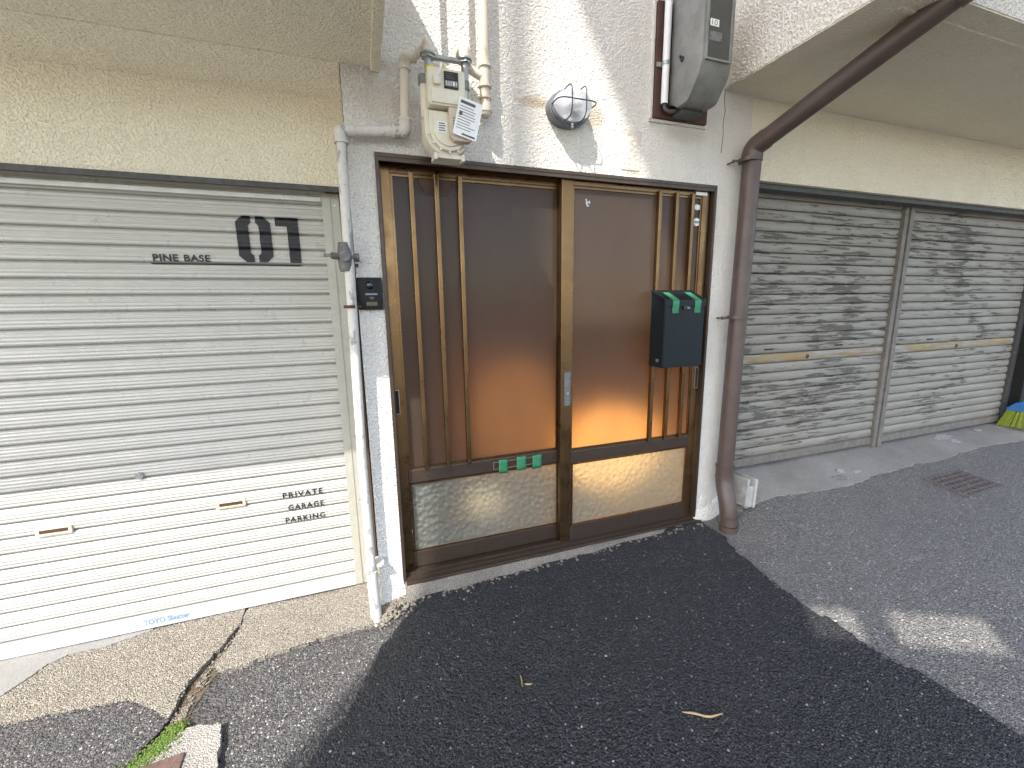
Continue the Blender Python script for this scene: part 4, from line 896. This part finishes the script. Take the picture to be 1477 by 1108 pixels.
# ---- moss, rubble, chips, twigs
def scatter(name, pts, size, mat, label=None, cat=None, n=1, seed=0, flat_=.6):
    bm = B(); rr = random.Random(seed)
    for i, (x, y, z) in enumerate(pts):
        s = rr.uniform(*size); q = bmesh.ops.create_icosphere(bm, subdivisions=n, radius=1)['verts']; a = rr.uniform(0, 6)
        sx, sy = s*rr.uniform(.7, 1.3), s*rr.uniform(.6, 1.1)
        for v in q:
            k = rr.uniform(.75, 1.2); d = v.co*k; d = Vector((d.x*sx, d.y*sy, d.z*s*flat_)); v.co = Vector((x+d.x*math.cos(a)-d.y*math.sin(a), y+d.x*math.sin(a)+d.y*math.cos(a), z+d.z))
    o = obj(name, bm, mat, kind='stuff')
    if label: o['label'] = label; o['category'] = cat
    return o
pts = []
rr = random.Random(11)
mossline = gp([(258, 1046), (246, 1064), (230, 1080), (214, 1095), (200, 1112), (192, 1130)])
for i in range(2600):
    u = rr.uniform(0, len(mossline)-1.001); k = int(u); f_ = u-k; wdt = .012+.02*(u/(len(mossline)-1))
    x = mossline[k][0]*(1-f_)+mossline[k+1][0]*f_+rr.gauss(0, wdt); y = mossline[k][1]*(1-f_)+mossline[k+1][1]*f_+rr.gauss(0, wdt*.5)
    pts.append((x, y, h1(x, y)-.008+rr.uniform(0, .018)))
scatter('moss', pts, (.0025, .0055), 'moss', 'bright green moss growing in the pavement crack', 'moss', 1, 3, .9)
pts = []
for i in range(150):
    u = rr.uniform(0, 3.99); k = int(u); f_ = u-k; L_ = crackR
    x = L_[k][0]*(1-f_)+L_[k+1][0]*f_-.012+rr.gauss(0, .012); y = L_[k][1]*(1-f_)+L_[k+1][1]*f_+rr.gauss(0, .01); pts.append((x, y, h1(x, y)-.012))
scatter('crack_rubble', pts, (.003, .010), 'apron', 'broken concrete crumbs in the pavement crack', 'rubble', 1, 5)
pts = []
for i in range(200):
    if i < 130: p = (rr.uniform(600, 1470), rr.uniform(760, 1108))
    else: p = (rr.uniform(1080, 1470), rr.uniform(690, 1000))
    g = G(*p); 
    if g.y > -.07: continue
    pts.append((g.x, g.y, g.z+.004))
scatter('stone_chips', pts, (.0010, .0028), 'apron', 'tiny pale stone chips scattered over the asphalt', 'chips', 1, 9)
pts = []
for i in range(260):
    x = rr.uniform(-.03, .14); y = rr.gauss(-.045-.3*max(0, .06-x), .03); pts.append((x, y, h1(x, y)+.002))
for i in range(120):
    x = rr.uniform(.1, 1.85); y = -.065+rr.gauss(0, .012); pts.append((x, y, h1(x, y)+.004))
scatter('wall_foot_rubble', pts, (.003, .011), 'apron', 'crumbly mortar rubble along the foot of the pillar and sill', 'rubble', 1, 13)
def straw(name, px, label, w_=.0022, cat='twig'):
    P_ = [G(*p)+Vector((0, 0, .008)) for p in px]; obj(name, tb(bend(P_, .05, 4), [w_*.5]+[w_]*(len(bend(P_, .05, 4))-2)+[w_*.4], 6), 'leaf', label=label, cat=cat)
straw('dry_stalk', [(984, 1030), (1003, 1032), (1022, 1038), (1042, 1032)], 'curved dry straw stalk lying on the black asphalt', .0035)
straw('dry_twig', [(750, 976), (753, 984), (753, 994)], 'short upright-looking dry twig on the black asphalt', .0018); straw('dry_leaf', [(757, 989), (762, 990), (768, 989)], 'tiny dry leaf beside the short twig', .003, 'leaf')
# flattened litter on the old apron
fl = G(1208, 688); obj('flat_stone', loc_bm(pr(rrect(-.05, .05, -.028, .028, .012), 0, .006, 'z'), Matrix.Translation(fl) @ Matrix.Rotation(R(-25), 4, 'Z')), 'apron2', label='flat grey stone flake on the garage apron', cat='stone')
# pale paving added out of view to bounce sunlight onto walls and soffit
obj('bounce_paving', ([(-30, -30, -.42), (30, -30, -.42), (30, -4.3, -.42), (-4.1, -4.3, -.42), (-1.9, -1.5, -.205), (-1.75, -.9, -.185), (-2.7, -.05, -.19), (-30, -.05, -.29)], [], [(0, 1, 2, 3), (0, 3, 4, 5, 6, 7)]), 'paving', kind='structure')
for k_, (px_, py_, rx_, ry_, lb_) in enumerate(((1360, 631, .10, .035, 'long white paint splash on the apron below the far shutter'), (1378, 637, .05, .025, 'small white paint splash beside the long one'), (1212, 680, .035, .02, 'pale dried splash beside the flat stone flake'), (1236, 681, .04, .012, 'thin pale smear on the garage apron'), (1410, 621, .05, .02, 'white paint splash near the broom'))):
    g_ = G(px_, py_); bm = B(); rr = random.Random(40+k_)
    prism(bm, [(g_.x+rx_*(1+rr.uniform(-.45, .25))*math.cos(a*math.pi/9), g_.y+ry_*(1+rr.uniform(-.45, .25))*math.sin(a*math.pi/9)) for a in range(18)], -.004, .0, 'z')
    for v in bm.verts: v.co.z += h1(v.co.x, v.co.y)+.007
    obj('paint_splash', bm, 'splash', label=lb_, cat='stain')
# ---- conduits on the upper wall (their shadows fall beside the meter)
for k, px in enumerate((640, 681)):
    x = P(px, 30, 0).x-.92*.13; c = thing('upper_conduit', ('thin white conduit on the upper wall over the gas meter', 'thin white conduit on the upper wall beside the outlet pipe')[k], 'conduit', (x, -.13, 2.45))
    obj('tube', tb([(x, -.13, 2.47), (x, -.13, 4.5)], .0105, 10), 'conduit', c, smooth=50); obj('standoff', tb([(x, -.13, 2.9), (x, .01, 2.9)], .008, 8), 'steel', c)
# ================================================================== ACROSS THE LANE (outside the view; placed and shaped to shade this front)
hs = thing('opposite_house', 'pale raised wall and canopy for the house opposite, shaped to shade the door', 'building', (0, -4.2, -.3))
k = 3.6; ox = lambda x: x-.92*k
oz = lambda z: z+1.56*k
bm = B(); yw0, yw1 = -k-.06, -k
xa, xb_ = ox(.19), 3.8
hx0, hx1 = ox(2.40), ox(3.35); zt = oz(1.24)
zb = 2.9
box(bm, xa, hx0, yw0, yw1, zb, zt); box(bm, hx1, xb_, yw0, yw1, zb, zt)
prism(bm, [(hx0, zb), (hx1, zb), (hx1, oz(-1.94)), (hx0, oz(-1.40))], yw0, yw1); prism(bm, [(hx0, oz(-1.12)), (hx1, oz(-1.64)), (hx1, zt), (hx0, zt)], yw0, yw1)  # slanted slot left open to throw a sun patch on the right road
obj('upper_wall', bm, 'opp', hs)
for x in (xa+.06, -.6, xb_-.06): obj('column', bx(x-.06, x+.06, yw0-.05, yw0, -.4, zt), 'opp', hs)
cx_, cz_ = -3.15, 9.6
bm = bx(cx_, 1.2, -5.8, -3.8, cz_, cz_+.12); obj('shade_canopy', bm, 'opp', hs)  # unseen canopy added to shade the upper right of the front
for x, y in ((1.1, -3.9), (1.1, -5.7)): obj('canopy_post', bx(x-.05, x+.05, y-.05, y+.05, -.3, cz_), 'steel', hs)
up_ = P(748, 120, 0); pl = thing('utility_pole', 'grey utility pole across the lane', 'pole', (up_.x-.92*6.5, -6.5, -.3)); obj('shaft', tb([(up_.x-.92*6.5, -6.5, -.3), (up_.x-.92*6.5, -6.5, 14.5)], [.075, .06], 16), 'cement', pl, smooth=50)
